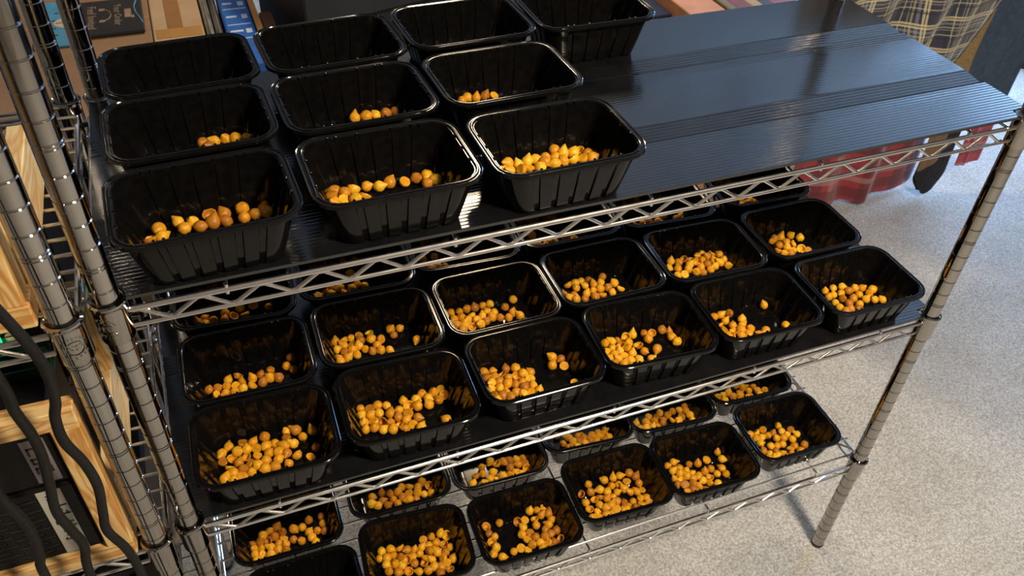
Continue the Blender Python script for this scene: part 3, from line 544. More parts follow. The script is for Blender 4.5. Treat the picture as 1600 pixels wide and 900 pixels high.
# ================================================================ trays
TW, TD, TH = 7.035, 5.388, 2.445
def perimeter():
    """(side, s, rib) samples; s in -1..1 along the straight part, corners by angle"""
    out = []
    def straight(k, ribs, half):
        pts = [(-1, 0)]
        for c in ribs:
            w0, w1 = .17/half, .13/half; c = c/half
            pts += [(c-w0, 0), (c-w1, 1), (c+w1, 1), (c+w0, 0)]
        pts.append((1, 0)); return [('s', k, a, b_) for a, b_ in pts]
    A = (-1.9, -.95, 0, .95, 1.9); B = (-.95, 0, .95)
    for k, r, half in ((0, A, 2.35), (1, B, 1.5), (2, A, 2.35), (3, B, 1.5)):
        out += straight(k, r, half)
        out += [('c', k, t/5, 0) for t in range(1, 5)]
    return out
PER = perimeter()
def ring_pts(hx, hy, r, z, rib):
    out = []
    for kind, k, s, rb in PER:
        if kind == 's':
            d = rib*rb
            if k == 0: p = (s*(hx-r), -hy+d)
            elif k == 1: p = (hx-d, s*(hy-r))
            elif k == 2: p = (-s*(hx-r), hy-d)
            else: p = (-hx+d, -s*(hy-r))
        else:
            a = -PI/2+k*PI/2+s*PI/2
            cx, cy = ((hx-r, -hy+r), (hx-r, hy-r), (-hx+r, hy-r), (-hx+r, -hy+r))[k]
            p = (cx+r*math.cos(a), cy+r*math.sin(a))
        out.append((p[0], p[1], z))
    return out
def loft(mb, rings, close_first=False, close_last=False):
    n = len(rings[0]); v = [p for g in rings for p in g]; f = []
    for i in range(len(rings)-1):
        for k in range(n): f.append((i*n+k, i*n+(k+1) % n, (i+1)*n+(k+1) % n, (i+1)*n+k))
    if close_first: f.append(tuple(range(n))[::-1])
    if close_last: f.append(tuple((len(rings)-1)*n+k for k in range(n)))
    return mb.add(v, f)
tx, ty = TW/2-.30, TD/2-.30
bx, by = TW/2-.983, TD/2-.655-.06
def level(t, inset, z, rib): return ring_pts(bx+(tx-bx)*t-inset, by+(ty-by)*t-inset, .62+.30*t-inset*.5, z, rib)
body = MB()
loft(body, [level(0, .10, 0, .06), level(.01, .02, .05, .12), level(.03, 0, .14, .085), level(.45, 0, TH*.45, .085), level(.70, 0, TH*.70, .07), level(.90, 0, TH*.895, .0), level(.97, 0, TH-.07, 0),
            level(.97, .035, TH-.07, 0), level(.90, .035, TH*.895, 0), level(.70, .035, TH*.70, .07), level(.45, .035, TH*.45, .085), level(.03, .035, .17, .085), level(.01, .08, .07, .12), level(0, .16, .045, .06),
            level(0, .40, .045, 0), level(0, .46, .085, 0), level(0, 1.0, .085, 0)], True, True)
for cx_, cy_ in ((-1.7, 1.1), (1.7, 1.1)):
    body.lathe([(.001, .12), (.28, .12), (.33, .09), (.33, .08)], cx_, cy_, 16, cap=False)
for k in range(-5, 6):      # small feet pressed into the edge of the base
    body.box(k*.40-.1, k*.40+.1, by-.42, by-.28, .05, .095, .02); body.box(k*.40-.1, k*.40+.1, -by+.28, -by+.42, .05, .095, .02)
rim = MB()
def rlev(o, z): return ring_pts(tx+o, ty+o, .92+o, z, 0)
loft(rim, [rlev(-.04, TH-.10), rlev(-.01, TH-.02), rlev(.03, TH), rlev(.08, TH-.005), rlev(.10, TH-.05), rlev(.15, TH-.06), rlev(.19, TH-.055), rlev(.215, TH-.015), rlev(.25, TH-.005), rlev(.285, TH-.03), rlev(.30, TH-.16), rlev(.27, TH-.16), rlev(.24, TH-.07), rlev(.10, TH-.10), rlev(-.0, TH-.13), rlev(-.04, TH-.10)])
nub = MB()
for x in (-2.0, -1.65, -.75, .75, 1.65, 2.0):
    for s in (-1, 1): nub.lathe([(.001, TH+.03), (.05, TH+.015), (.07, TH-.08), (.05, TH-.2)], x, s*(ty-.04), 8)
for y in (-.95, .0, .95):
    for s in (-1, 1): nub.lathe([(.001, TH+.03), (.05, TH+.015), (.07, TH-.08), (.05, TH-.2)], s*(tx-.04), y, 8)
tray0 = thing('plastic_tray', '', 'tray')
body.obj('tray_body', PLASTIC, tray0, angle=28)
rm = rim.obj('rim', PLASTIC, tray0, angle=40)
nub.obj('locking_nubs', PLASTIC, rm, kind='stuff')

SUR = (ZT+.0525+.012, .0525+.012, ZB+.0525)
ORD = ['first', 'second', 'third', 'fourth', 'fifth', 'sixth']
ROW = {'f': 'front', 'm': 'middle', 'b': 'back'}
SHN = ('top', 'middle', 'bottom')
def tray_words(n, s):
    r = n[0]; k = int(n[1])
    row = {'f': 'front row', 'm': 'middle row', 'b': 'back row', 'F': 'front row', 'M': 'middle row', 'B': 'back row', 'G': 'front row', 'H': 'second row'}[r]
    cnt = {'f': 3, 'm': 3, 'b': 4}.get(r, 6)
    col = 'leftmost' if k == 1 else ('rightmost' if k == cnt else ORD[k-1]+' from left')
    return col, row, SHN[s]
def short_words(n, s):
    col, row, shn = tray_words(n, s)
    return '%s tray, %s, %s shelf' % (col.replace(' from left', ''), row, shn)
TLOC = {}
for i, (n, s, x, y, th) in enumerate(TRAYS):
    col, row, shn = tray_words(n, s)
    what = 'empty black ribbed tray' if n in ('G1',) else ('black ribbed tray with dark interior' if n[0] == 'b' else 'black ribbed tray of chickpeas')
    lb = '%s, %s in %s, %s shelf' % (what, col, row, shn)
    grp = 'black plastic trays on the %s shelf' % shn
    if i == 0:
        tray0.location = W(x, y, SUR[s]); tray0.rotation_euler = (0, 0, th); tray0['label'] = lb; tray0['group'] = grp
    else: copy_thing(tray0, x, y, SUR[s], th, lb, grp)
    TLOC[n] = (s, x, y, th)

# ================================================================ chickpeas
def seed_mesh(kind):
    rnd = random.Random(kind*17+3); nu, nv = 12, 8; v = []; f = []
    R = .255; beak = (.15, .07, .20, .0, .10, .0)[kind]; off = Vector((rnd.random()*9, rnd.random()*9, rnd.random()*9))
    def shape(d):
        r = R*(1+.10*noise.noise(d*1.6+off)+.04*noise.noise(d*4+off))
        t = max(0.0, d.z); e = Vector(d)*r
        if beak:
            k = max(0, (t-.72)/.28)**1.5; e.x *= 1-.55*k; e.y *= 1-.55*k; e.z += beak*k; e.x += .07*k*(1 if kind == 0 else -1)
        if kind in (1, 2):
            a = math.exp(-(d.x/.16)**2)*max(0, .2-d.z*.3); e *= 1-.28*a
        if kind == 3:        # split face: cut flat
            if e.z > .05: e.z = .05+.02*noise.noise(d*5)
        return e
    if kind == 5:            # hollow half shell
        prof = []
        for j in range(5): a = -PI/2+j*PI/2/4*1.0; prof.append((R*1.05*math.cos(a), R*1.05*math.sin(a)))
        for j in range(5): a = 0-j*PI/2/4; prof.append((R*.82*math.cos(a)+.001, R*.82*math.sin(a)))
        for j, (r, z) in enumerate(prof):
            for k in range(nu):
                a = 2*PI*k/nu; d = Vector((math.cos(a), math.sin(a), z)); q = 1+.09*noise.noise(d*1.5+off)
                v.append((max(r, .001)*q*math.cos(a), max(r, .001)*q*math.sin(a), z+.05*noise.noise(d*2+off)))
        for j in range(len(prof)-1):
            for k in range(nu): f.append((j*nu+k, j*nu+(k+1) % nu, (j+1)*nu+(k+1) % nu, (j+1)*nu+k))
        return v, f
    v.append(tuple(shape(Vector((0, 0, -1)))))
    for j in range(1, nv):
        a = -PI/2+PI*j/nv
        for k in range(nu):
            b_ = 2*PI*k/nu; v.append(tuple(shape(Vector((math.cos(a)*math.cos(b_), math.cos(a)*math.sin(b_), math.sin(a))))))
    v.append(tuple(shape(Vector((0, 0, 1)))))
    for k in range(nu): f.append((0, 1+(k+1) % nu, 1+k))
    for j in range(nv-2):
        for k in range(nu):
            a = 1+j*nu; f.append((a+k, a+(k+1) % nu, a+nu+(k+1) % nu, a+nu+k))
    t = len(v)-1; a = 1+(nv-2)*nu
    for k in range(nu): f.append((a+k, a+(k+1) % nu, t))
    return v, f
SV = [seed_mesh(k) for k in range(6)]
SM = []
for k, (v, f) in enumerate(SV):
    m_ = MB().add(v, f).mesh('chickpea', angle=50); m_.materials.append(SEED); SM.append(m_)
rs = random.Random(11); allseeds = []
camv = cam.location
for n, lst in SEEDS.items():
    if not lst: continue
    s, x, y, th = TLOC[n]; c, sn = math.cos(th), math.sin(th)
    for (a, b_) in lst:
        kind = rs.choices(range(6), (26, 22, 14, 12, 18, 9))[0]
        sc = rs.uniform(.88, 1.10)*(1.07, 1.06, 1.17)[s]
        if kind == 5: rot = Euler((rs.uniform(-.7, .9), rs.uniform(-.6, .6), rs.uniform(0, 6.28)))
        elif kind == 3: rot = Euler((rs.uniform(-.5, 1.2), rs.uniform(-.7, .7), rs.uniform(0, 6.28)))
        else: rot = Euler((rs.uniform(0, 1.9), rs.uniform(-.5, .5), rs.uniform(0, 6.28)))
        me = SM[kind]; mr = rot.to_matrix()
        lo = min((mr @ Vector(q)).z for q in SV[kind][0])*sc
        zf = .088 if (abs(a) < bx-.46 and abs(b_) < by-.46) else .06
        pos = W(x+c*a-sn*b_, y+sn*a+c*b_, SUR[s]+zf-lo)
        allseeds.append(((pos-camv).length, n, kind, sc, rot, pos))
allseeds.sort(key=lambda t: t[0])
KW = ('pointed', 'round', 'seamed round', 'split flat-faced', 'beaked', 'hollow half-shell')
cells = {}
for it in allseeds[:300]:
    d, n, kind, sc, rot, pos = it
    s, x, y, th = TLOC[n]; lx = pos.x/I-x; ly = pos.y/I-y
    reg = ('left', 'centre', 'right')[0 if lx < -.8 else (1 if lx < .9 else 2)]; dep = ('front', 'middle', 'back')[0 if ly < -.4 else (1 if ly < .7 else 2)]
    cells.setdefault((n, KW[kind], dep+' '+reg), []).append((lx, it))
for (n, kw, reg), lst in cells.items():
    lst.sort(key=lambda t: t[0])
    for q, (lx, (d, n_, kind, sc, rot, pos)) in enumerate(lst):
        o = bpy.data.objects.new('chickpea', SM[kind]); COL.objects.link(o); o.location = pos; o.rotation_euler = rot; o.scale = (sc, sc, sc)
        which = '' if len(lst) == 1 else (' leftmost' if q == 0 else (' rightmost' if q == len(lst)-1 else ' '+ORD[q]+' from left'))
        w = short_words(n, TLOC[n][0])
        tag(o, '%s chickpea,%s at %s of %s' % (kw, which, reg, w), 'chickpea', 'chickpeas in the '+w)
mv = []; mf = []; base = W(0, 0, 0)
for d, n, kind, sc, rot, pos in allseeds[300:]:
    mr = rot.to_matrix(); o_ = len(mv)
    for q in SV[kind][0]:
        w = (mr @ Vector(q))*sc*I+pos; mv.append(tuple(w))
    mf += [tuple(i+o_ for i in fc) for fc in SV[kind][1]]
me = bpy.data.meshes.new('chickpeas'); me.from_pydata(mv, [], mf); me.materials.append(SEED); me.shade_smooth()
o = bpy.data.objects.new('chickpeas', me); COL.objects.link(o)
tag(o, 'the farther orange chickpeas scattered in the trays of the middle and bottom shelves', 'chickpeas', kind='stuff')

# ================================================================ left rack: pine frames and computer parts
SL1, SL2 = 15.1+.05, 1.46+.05
f1 = thing('pine_frame', 'pine board frame standing on the upper shelf of the left rack', 'frame', -2.0, -1.7, SL1, group='pine frames on the left rack')
MB().box(-6, 0, 0, 1.4, 0, .95, .05).obj('bottom_board', PINE_X, f1)
MB().box(-3.2, -.12, .05, 1.3, .95, 9.5, .05).obj('upright', PINE_Z, f1)
MB().box(-.75, 0, 1.4, 9.9, 0, 2.4, .05).obj('side_board', PINE_Y, f1)
f2 = thing('pine_frame', 'pine board frame around two black power supplies on the lower shelf of the left rack', 'frame', -2.05, -2.0, SL2, group='pine frames on the left rack')
MB().box(-14, 0, 0, 1.3, 0, .95, .05).obj('bottom_board', PINE_X, f2)
MB().box(-1.05, 0, 0, .9, .95, 8.75, .05).obj('upright', PINE_Z, f2)
MB().box(-14, 0, 0, .85, 8.75, 9.7, .05).obj('top_board', PINE_X, f2)
MB().box(-.6, 0, 1.3, 9.5, 0, 3.6, .05).obj('side_board', PINE_Y, f2)
MB().box(-.9, .15, 8.2, 9.6, 3.6, 8.3, .05).obj('rear_post', PINE_Z, f2)

BLK = m_noisy('black_painted_steel', (.004, .004, .004), (.007, .0065, .006), 120, .42, .1, .0004, Specular_IOR_Level=.22)
STK = m_plain('silver_grey_sticker', (.42, .40, .34), .4)
STK2 = m_plain('violet_grey_sticker', (.20, .17, .17), .45)
INK = m_plain('black_ink', (.012, .012, .012), .5)
def glyph_strokes(mb, x0, x1, z0, z1, y, rows, th=.012):
    """angular stencil strokes of the lettering, drawn on the sticker as thin raised ink"""
    for (a, b_, c, d) in rows:
        mb.box(x0+(x1-x0)*a, x0+(x1-x0)*b_, y-th, y, z0+(z1-z0)*c, z0+(z1-z0)*d)
    return mb
lower = thing('power_supply', 'lower black power supply with slotted vents and a tall silver sticker', 'power supply', -3.2, -1.75, SL2+.97, group='power supplies in the pine frame')
MB().box(-7.5, 0, 0, 5.5, 0, 4.5, .12).obj('housing', BLK, lower)
vs = MB()
for r in range(12):
    for c_ in range(4):
        xa = -7.2+c_*1.42+(r % 2)*.35; vs.box(xa, xa+1.05, -.02, .06, .45+r*.31, .55+r*.31)
vs2 = MB()
for r in range(12):
    for c_ in range(4):
        xa = -7.2+c_*1.42+(r % 2)*.35; vs2.box(xa-.03, xa+1.10, -.035, 0, .41+r*.31, .44+r*.31)
vs.obj('vent_slots', INK, lower, kind='stuff'); vs2.obj('vent_louvres', BLK, lower, kind='stuff')
sk = MB().box(-1.45, -.55, -.03, 0, .15, 4.35).obj('sticker', STK, lower, smooth=False, label='silver sticker with black angular strokes')
rows = []
for k, (a, b_) in enumerate(((.25, .85), (.25, .60), (.2, .75), (.45, .9), (.2, .8), (.2, .55), (.35, .9), (.25, .6), (.3, .85))):
    z = .20+k*.068; rows.append((a+.12, min(.97, b_+.12), z, z+.022))
rows += [(.25, .34, .20, .24), (.55, .64, .336, .38), (.2, .29, .47, .53), (.5, .6, .55, .60), (.8, .88, .61, .66), (.3, .7, .87, .885), (.3, .7, .92, .935)]
glyph_strokes(MB(), -1.45, -.55, .15, 4.35, -.03, rows).obj('lettering', INK, sk, smooth=False, kind='stuff')
upper = thing('power_supply', 'upper black power supply with a short greyish sticker', 'power supply', -3.2, -1.65, SL2+.97+4.55, group='power supplies in the pine frame')
MB().box(-7.5, 0, 0, 5.0, 0, 3.2, .12).obj('housing', BLK, upper)
sk = MB().box(-1.15, -.30, -.03, 0, .25, 2.75).obj('sticker', STK2, upper, smooth=False, label='greyish sticker with dark angular lettering')
rows = [(.15, .85, .80, .84), (.15, .24, .66, .84), (.45, .54, .66, .84), (.76, .85, .66, .84), (.15, .85, .55, .59), (.15, .24, .46, .59), (.5, .59, .46, .59), (.15, .59, .45, .48), (.15, .85, .33, .37), (.15, .24, .22, .37), (.76, .85, .22, .37), (.5, .59, .22, .30), (.5, .85, .22, .25)]
glyph_strokes(MB(), -1.15, -.30, .25, 2.75, -.03, rows).obj('lettering', INK, sk, smooth=False, kind='stuff')

# motherboard with memory, heatsink and lit stick behind the second frame
PCB = m_noisy('dark_green_circuit_board', (.006, .02, .014), (.01, .035, .02), 50, .4)
FIN = m_plain('grey_heatsink_metal', (.16, .17, .18), .35, .8)
mbd = thing('circuit_board', 'dark green circuit board with lit green memory stick above the power supplies', 'circuit board', -9.5, .3, SL2+9.72)
MB().box(0, 6.45, .6, 9, -1.3, -1.15).obj('board', PCB, mbd, smooth=False)
fn = MB()
for k in range(7): fn.box(0.3, 6.3, .9+k*.55, .98+k*.55, -1.15, -.5)
fn.obj('memory_slots', PCB, mbd, smooth=False, kind='stuff')
MB().box(5.3, 6.2, 4.6, 5.6, -1.15, 1.2, .08).obj('heatsink', FIN, mbd)
fb = MB()
for k in range(5): fb.box(5.85+k*.12, 5.9+k*.12, 3.0, 3.9, -1.15, -.1)
fb.obj('heatsink_fins', FIN, mbd, smooth=False, kind='stuff')
MB().box(4.3, 4.75, 2.6, 2.75, -1.1, .1, .02).obj('memory_stick', m_emit('green_led_light', (.0, .8, .22), 1.6), mbd, label='glowing green memory stick')
MB().box(4.4, 4.75, 2.0, 2.5, -1.15, -.95, .02).obj('connector', m_plain('pale_yellow_plastic', (.5, .42, .16), .5), mbd)
MB().box(4.9, 5.3, 4.2, 4.4, -1.15, -.85, .02).obj('indicator_light', m_emit('red_led_light', (.9, .02, .08), 1.2), mbd, label='red indicator light')
MB().box(6.15, 6.3, .75, .9, -1.15, -1.0, .02).obj('indicator_light', m_emit('orange_led_light', (1, .3, .05), 2.0), mbd, label='orange indicator light')
MB().lathe([(.01, -.5), (.25, -.5), (.25, -1.15), (.01, -1.15)], 5.0, 3.2, 12).obj('capacitor', m_plain('pale_yellow_plastic_cap', (.4, .36, .2), .5), mbd)

# upper shelf: dark graphics card and fan behind the first frame
gc = thing('graphics_card', 'dark finned graphics card on the upper shelf of the left rack', 'graphics card', -9.0, 5.5, SL1)
MB().box(0, 4.6, 0, 4.4, 0, 5.0, .2).obj('shroud', BLK, gc)
fb = MB()
for k in range(11): fb.box(.2, 4.7, .3+k*.38, .36+k*.38, 4.9, 5.6)
fb.obj('cooling_fins', m_plain('dark_fins', (.06, .06, .08), .35, .9), gc, smooth=False, kind='stuff')
VIO = m_plain('violet_plastic', (.05, .02, .16), .4)
GRN = m_plain('green_wire_sleeve', (.04, .13, .05), .5)
for k, (mm, lb) in enumerate(((VIO, 'thin violet cable on the upper shelf behind the pine frame'), (GRN, 'thin green cable on the upper shelf behind the pine frame'), (RUBBER, 'thin black cable on the upper shelf behind the pine frame'))):
    pts = [(-4.9+.5*k+.5*math.sin(t*.6+k), 6+t*.9, SL1+5.75+.5*math.sin(t*.5+k*2)) for t in range(9)]
    o = MB().tube(pts, .12, 8).obj('thin_cable', mm); tag(o, lb, 'cable')

crate = thing('storage_crate', 'black ribbed crate on the lowest shelf of the left rack', 'crate', -2.3, .3, -12.15)
MB().box(-20, 0, 0, 13.5, 0, 9.5, .2).obj('crate_body', BLK, crate)
rb = MB()
for k in range(12): rb.box(-19.5+k*1.66, -19.0+k*1.66, -.12, 0, .4, 8.8)
rb.obj('crate_ribs', BLK, crate, smooth=False, kind='stuff')
case = thing('computer_case', 'black computer case behind the power supplies on the lower shelf', 'computer', -3.3, 10.1, SL2)
MB().box(-9, 0, 0, 4.0, 0, 10.5, .15).obj('case_body', BLK, case)
MB().box(-8, -1, -.03, 0, .8, 9.5).obj('case_front', m_plain('dark_grey_mesh', (.03, .03, .032), .5, .5), case, smooth=False)

def smooth_path(P, n=6):
    P = [Vector(p) for p in P]; out = []
    for i in range(len(P)-1):
        a = P[max(i-1, 0)]; b_ = P[i]; c = P[i+1]; d = P[min(i+2, len(P)-1)]
        for k in range(n):
            t = k/n; out.append(.5*((2*b_)+(-a+c)*t+(2*a-5*b_+4*c-d)*t*t+(-a+3*b_-3*c+d)*t**3))
    out.append(P[-1]); return out
CA = [(-3.6, -2.6, 21), (-2.9, -3.2, 19.2), (-2.36, -3.4, 17.4), (-2.03, -3.4, 15.98), (-1.88, -3.4, 14.64), (-2.02, -3.4, 13.22), (-2.26, -3.4, 12.4), (-2.34, -3.4, 11.14), (-2.05, -3.4, 9.77), (-1.97, -3.4, 8.28), (-2.2, -3.4, 6.72), (-2.36, -3.4, 5.46), (-1.99, -3.4, 3.83), (-1.92, -3.4, 1.77), (-2.1, -3.2, -4), (-2.6, -3.0, -14)]
CB = [(-3.9, -2.8, 19), (-3.27, -3.4, 14.61), (-3.3, -3.4, 13.17), (-3.17, -3.4, 11.84), (-3.21, -3.4, 10.52), (-3.44, -3.4, 8.97), (-3.66, -3.4, 7.45), (-3.5, -3.4, 6.05), (-3.38, -3.4, 4.91), (-3.69, -3.4, 2.82), (-3.9, -3.3, -4), (-4, -3, -14)]
CC = [(-5.6, -2.8, 13), (-5.07, -3.4, 9.08), (-4.86, -3.4, 7.75), (-4.8, -3.4, 6.29), (-5.0, -3.4, 4.9), (-5.17, -3.4, 3.69), (-5.3, -3.3, -3), (-5.3, -3, -14)]
CAB = m_noisy('black_cable_jacket', (.007, .007, .0065), (.012, .011, .010), 200, .5, Specular_IOR_Level=.25)
for P_, lb in ((CA, 'thick black power cable hanging nearest the chrome post of the left rack'), (CB, 'thick black power cable crossing the silver sticker'), (CC, 'thick black power cable hanging at the far left in front of the vent slots')):
    o = MB().tube(smooth_path(P_), .19, 12).obj('power_cable', CAB); tag(o, lb, 'cable', 'thick black cables hanging in front of the left rack')
# bundle of black wires between the two racks
bd = MB()
for k in range(9):
    r = .9+.07*k; pts = [(-2.3+.10*math.sin(k), 4.0+r*math.cos(a), 9.4+r*1.3*math.sin(a)) for a in [PI*(-.15+1.3*t/14) for t in range(15)]]
    bd.tube(pts, .055, 6)
o = bd.obj('wire_bundle', CAB); tag(o, 'looped bundle of thin black wires seen between the two racks', 'cable')

# ================================================================ behind the rack
bxm = thing('cardboard_box', 'large brown cardboard box behind the left end of the rack', 'box', -7, 60, FLOOR)
MB().box(-9, 8.7, -23, 24, 0, 26.3, .1).obj('carton', CARD, bxm)
MB().box(-9, 8.7, -.3, .3, 26.3, 26.34).obj('tape', m_noisy('brown_tape', (.30, .17, .07), (.34, .2, .09), 9, .25), bxm)
# black mailer lying on the box
ml = thing('mailer_pouch', 'black and light blue printed pouch lying on the brown cardboard box', 'package', 0, 0, 0)
ml.location = W(-4.2, 60.3, 0.0)
TXT = m_plain('taupe_print', (.23, .17, .12), .6)
POUCH = m_plain('black_glossy_film', (.012, .011, .011), .3)
MB().box(-1.0, 5.4, -4.1, 4.0, 0, .35, .12).obj('pouch', POUCH, ml)
MB().box(-4.2, -1.0, -5.2, 5.0, 0, .30, .1).obj('blue_panel', m_plain('light_blue_print', (.06, .26, .44), .5), ml, label='light blue printed end with a dial')
dl = MB().lathe([(.01, .33), (1.1, .33), (1.1, .30)], -1.5, -.4, 20, cap=False).obj('dial_face', m_plain('pale_print', (.50, .40, .30), .6), ml)
dm = MB().lathe([(.01, .36), (.28, .36), (.28, .33)], -1.3, -.4, 12, cap=False).box(-2.4, -1.3, -.46, -.34, .335, .35)
for a in (-1.2, -.5, .3, 1.1): dm.box(-2.9+.3*abs(a), -2.5+.3*abs(a), -.4+a*2.2-.1, -.4+a*2.2+.1, .305, .32)
dm.obj('dial_marks', INK, ml, smooth=False, kind='stuff')
def flat_text(parent, txt, size, x, y, z, rz, m, name='lettering', ext=.01):
    cu = bpy.data.curves.new(name, 'FONT'); cu.body = txt; cu.size = size*I; cu.align_x = 'CENTER'; cu.align_y = 'CENTER'; cu.extrude = ext*I; cu.resolution_u = 2
    t = bpy.data.objects.new(name, cu); COL.objects.link(t)
    dg = bpy.context.evaluated_depsgraph_get(); me = bpy.data.meshes.new_from_object(t.evaluated_get(dg)); bpy.data.objects.remove(t)
    o = bpy.data.objects.new(name, me); COL.objects.link(o); me.materials.clear(); me.materials.append(m); o.parent = parent; o.location = (x*I, y*I, z*I); o.rotation_euler = (0, 0, rz); return o
flat_text(ml, 'Feel Invited', 1.15, .75, -.1, .36, -PI/2, TXT)
flat_text(ml, 'Your Order', 1.0, 3.1, .1, .36, -PI/2, TXT)
ic = MB()
for k in range(11):
    a = -PI/2+PI*k/10; b_ = -PI/2+PI*(k+1)/10
    if k < 10: ic.tube([(1.75+.75*math.cos(a), .2+1.35*math.sin(a), .37), (1.75+.75*math.cos(b_), .2+1.35*math.sin(b_), .37)], .05, 5)
ic.box(1.45, 1.95, 1.3, 1.8, .35, .38).box(1.45, 1.95, -1.4, -.9, .35, .38).box(3.75, 4.35, -.8, 1.2, .35, .38).box(4.35, 4.6, -1.0, -.4, .35, .38)
ic.obj('printed_icons', TXT, ml, smooth=False, kind='stuff')
o = MB().tube([(4.9, 3.0, .38), (4.65, 1.6, .39), (4.75, .2, .39), (5.1, -1.3, .38), (5.3, -2.4, .38)], .06, 6).obj('blue_ribbon', m_plain('blue_ribbon', (.10, .28, .50), .4), ml)
# taped parcel, bags, blue pack
pc = thing('parcel', 'light cardboard parcel with clear brown tape strips', 'box', 4.5, 62, FLOOR)
MB().box(-2.7, 1.9, -18, 20, 0, 26.4, .1).obj('carton', CARD2, pc)
TAPE = m_noisy('amber_tape', (.34, .18, .045), (.38, .21, .06), 12, .2)
tp = MB().box(-2.4, 1.7, -7.6, -5.6, 26.4, 26.45).obj('tape_strip', TAPE, pc, smooth=False)
MB().box(-1.3, .1, -5.6, 20, 26.4, 26.46).obj('tape_strip', m_noisy('dark_amber_tape', (.24, .115, .03), (.27, .135, .04), 12, .2), pc, smooth=False)
FILM = m_noisy('grey_plastic_film', (.26, .26, .25), (.40, .40, .39), 40, .25, .8, .01, stretch=(4, .5, 1))
def bag(name, label, x0, x1, y0, y1, z1, m, cat='bag', amp=.35):
    def fn(u, v):
        e = min(1, min(u, 1-u)*6)**.5*min(1, min(v, 1-v)*12)**.5
        return (x0+(x1-x0)*u, y0+(y1-y0)*v, -3+e*(3+z1+amp*noise.noise(Vector((u*5, v*3, x0)))+amp*.6*math.sin(u*14+2*v)))
    mbb = MB().grid(fn, 14, 30)
    o = mbb.obj(name, m); return tag(o, label, cat)
def shelf_box(name, label, x0, x1, y0, y1, z1, m, cat='box'):
    o = MB().box(x0, x1, y0, y1, FLOOR, z1, .1).obj(name, m); return tag(o, label, cat)
shelf_box('storage_bin', 'grey storage bin under the crinkled plastic bags', 6.45, 8.25, 46, 84, -3.0, m_plain('grey_bin', (.16, .16, .17), .5), 'bin')
bag('plastic_bag', 'crinkled clear grey plastic bag beside the taped parcel', 6.5, 7.4, 48, 82, -.2, FILM)
bag('plastic_bag', 'dull grey plastic bag beside the blue pack', 7.4, 8.25, 48, 82, -.6, m_noisy('dull_grey_film', (.16, .15, .14), (.26, .25, .24), 30, .35, .6, .008))
bp = thing('blue_package', 'bright blue printed package behind the trays', 'package', 9.7, 59, -3.0)
MB().box(-1.35, 1.35, -12, 7, -23.3, 3.1, .15).obj('pack', m_plain('bright_blue_print', (.012, .10, .42), .4), bp)
pt = MB()
for k, (a, b_, yy) in enumerate(((-1.0, .2, -5.2), (-1.0, 0, -1.8), (-1.0, -.1, 1.5), (-.8, .1, -8.0))): pt.box(a, b_, yy, yy+.35, 3.1, 3.13)
for yy in (-3.6, .2, -6.8): pt.box(-1.1, 1.1, yy, yy+.12, 3.1, 3.13)
for k, yy in enumerate((-5.6, -2.2, 1.0, 4.6)): pt.box(.45, 1.0, yy, yy+.9, 3.1, 3.13)
pt.obj('printed_lines', m_plain('pale_blue_print', (.45, .55, .75), .5), bp, smooth=False, kind='stuff')
shelf_box('wooden_board', 'narrow orange wooden board edge beside the blue package', 11.15, 11.75, 46, 63, .3, m_wood('orange_wood', (.50, .26, .08), (.40, .19, .06), 1), 'board')
shelf_box('brown_carton', 'dark brown carton edge beside the orange board', 11.85, 13.1, 46, 58, .0, m_noisy('dark_brown', (.07, .035, .02), (.10, .05, .03), 10, .5))
cb = thing('black_cabinet', 'black slab cabinet standing obliquely behind the back row of trays', 'cabinet', 15.7, 52.8, FLOOR, rz=math.radians(16))
MB().box(1, 22, 1.5, 14, 0, FZ-.2, .1).obj('cabinet_base', m_plain('near_black_base', (.012, .012, .013), .6), cb)
MB().box(0, 24, 0, 15.5, FZ-.2, FZ+9, .2).obj('cabinet_top', m_noisy('satin_black', (.012, .013, .015), (.018, .019, .022), 8, .45), cb)
# right of the trays
shelf_box('dark_bin', 'dark navy bin behind the right part of the top shelf', 44.5, 53.6, 48, 78, -1.0, m_plain('navy_plastic', (.012, .016, .035), .4), 'bin')
shelf_box('salmon_box', 'salmon coloured carton behind the black sheet', 54.0, 58.3, 40, 72, 0, m_plain('salmon_card', (.40, .18, .09), .7))
for k, (w, c, lb) in enumerate(((1.1, (.12, .10, .05), 'dark olive spine'), (2.0, (.16, .035, .025), 'dark red spine'), (1.5, (.34, .22, .08), 'golden brown spine'), (1.4, (.03, .02, .02), 'black spine'), (3.2, (.20, .045, .03), 'wide red spine'))):
    x = 58.5+sum((1.1, 2.0, 1.5, 1.4, 3.2)[:k])
    o = MB().box(x, x+w-.06, 38, 68, FLOOR, .2-.1*k, .12).obj('album_box', m_plain('album_%d' % k, c, .5)); tag(o, 'tall standing album box with a %s' % lb, 'box', 'album boxes standing behind the black sheet')

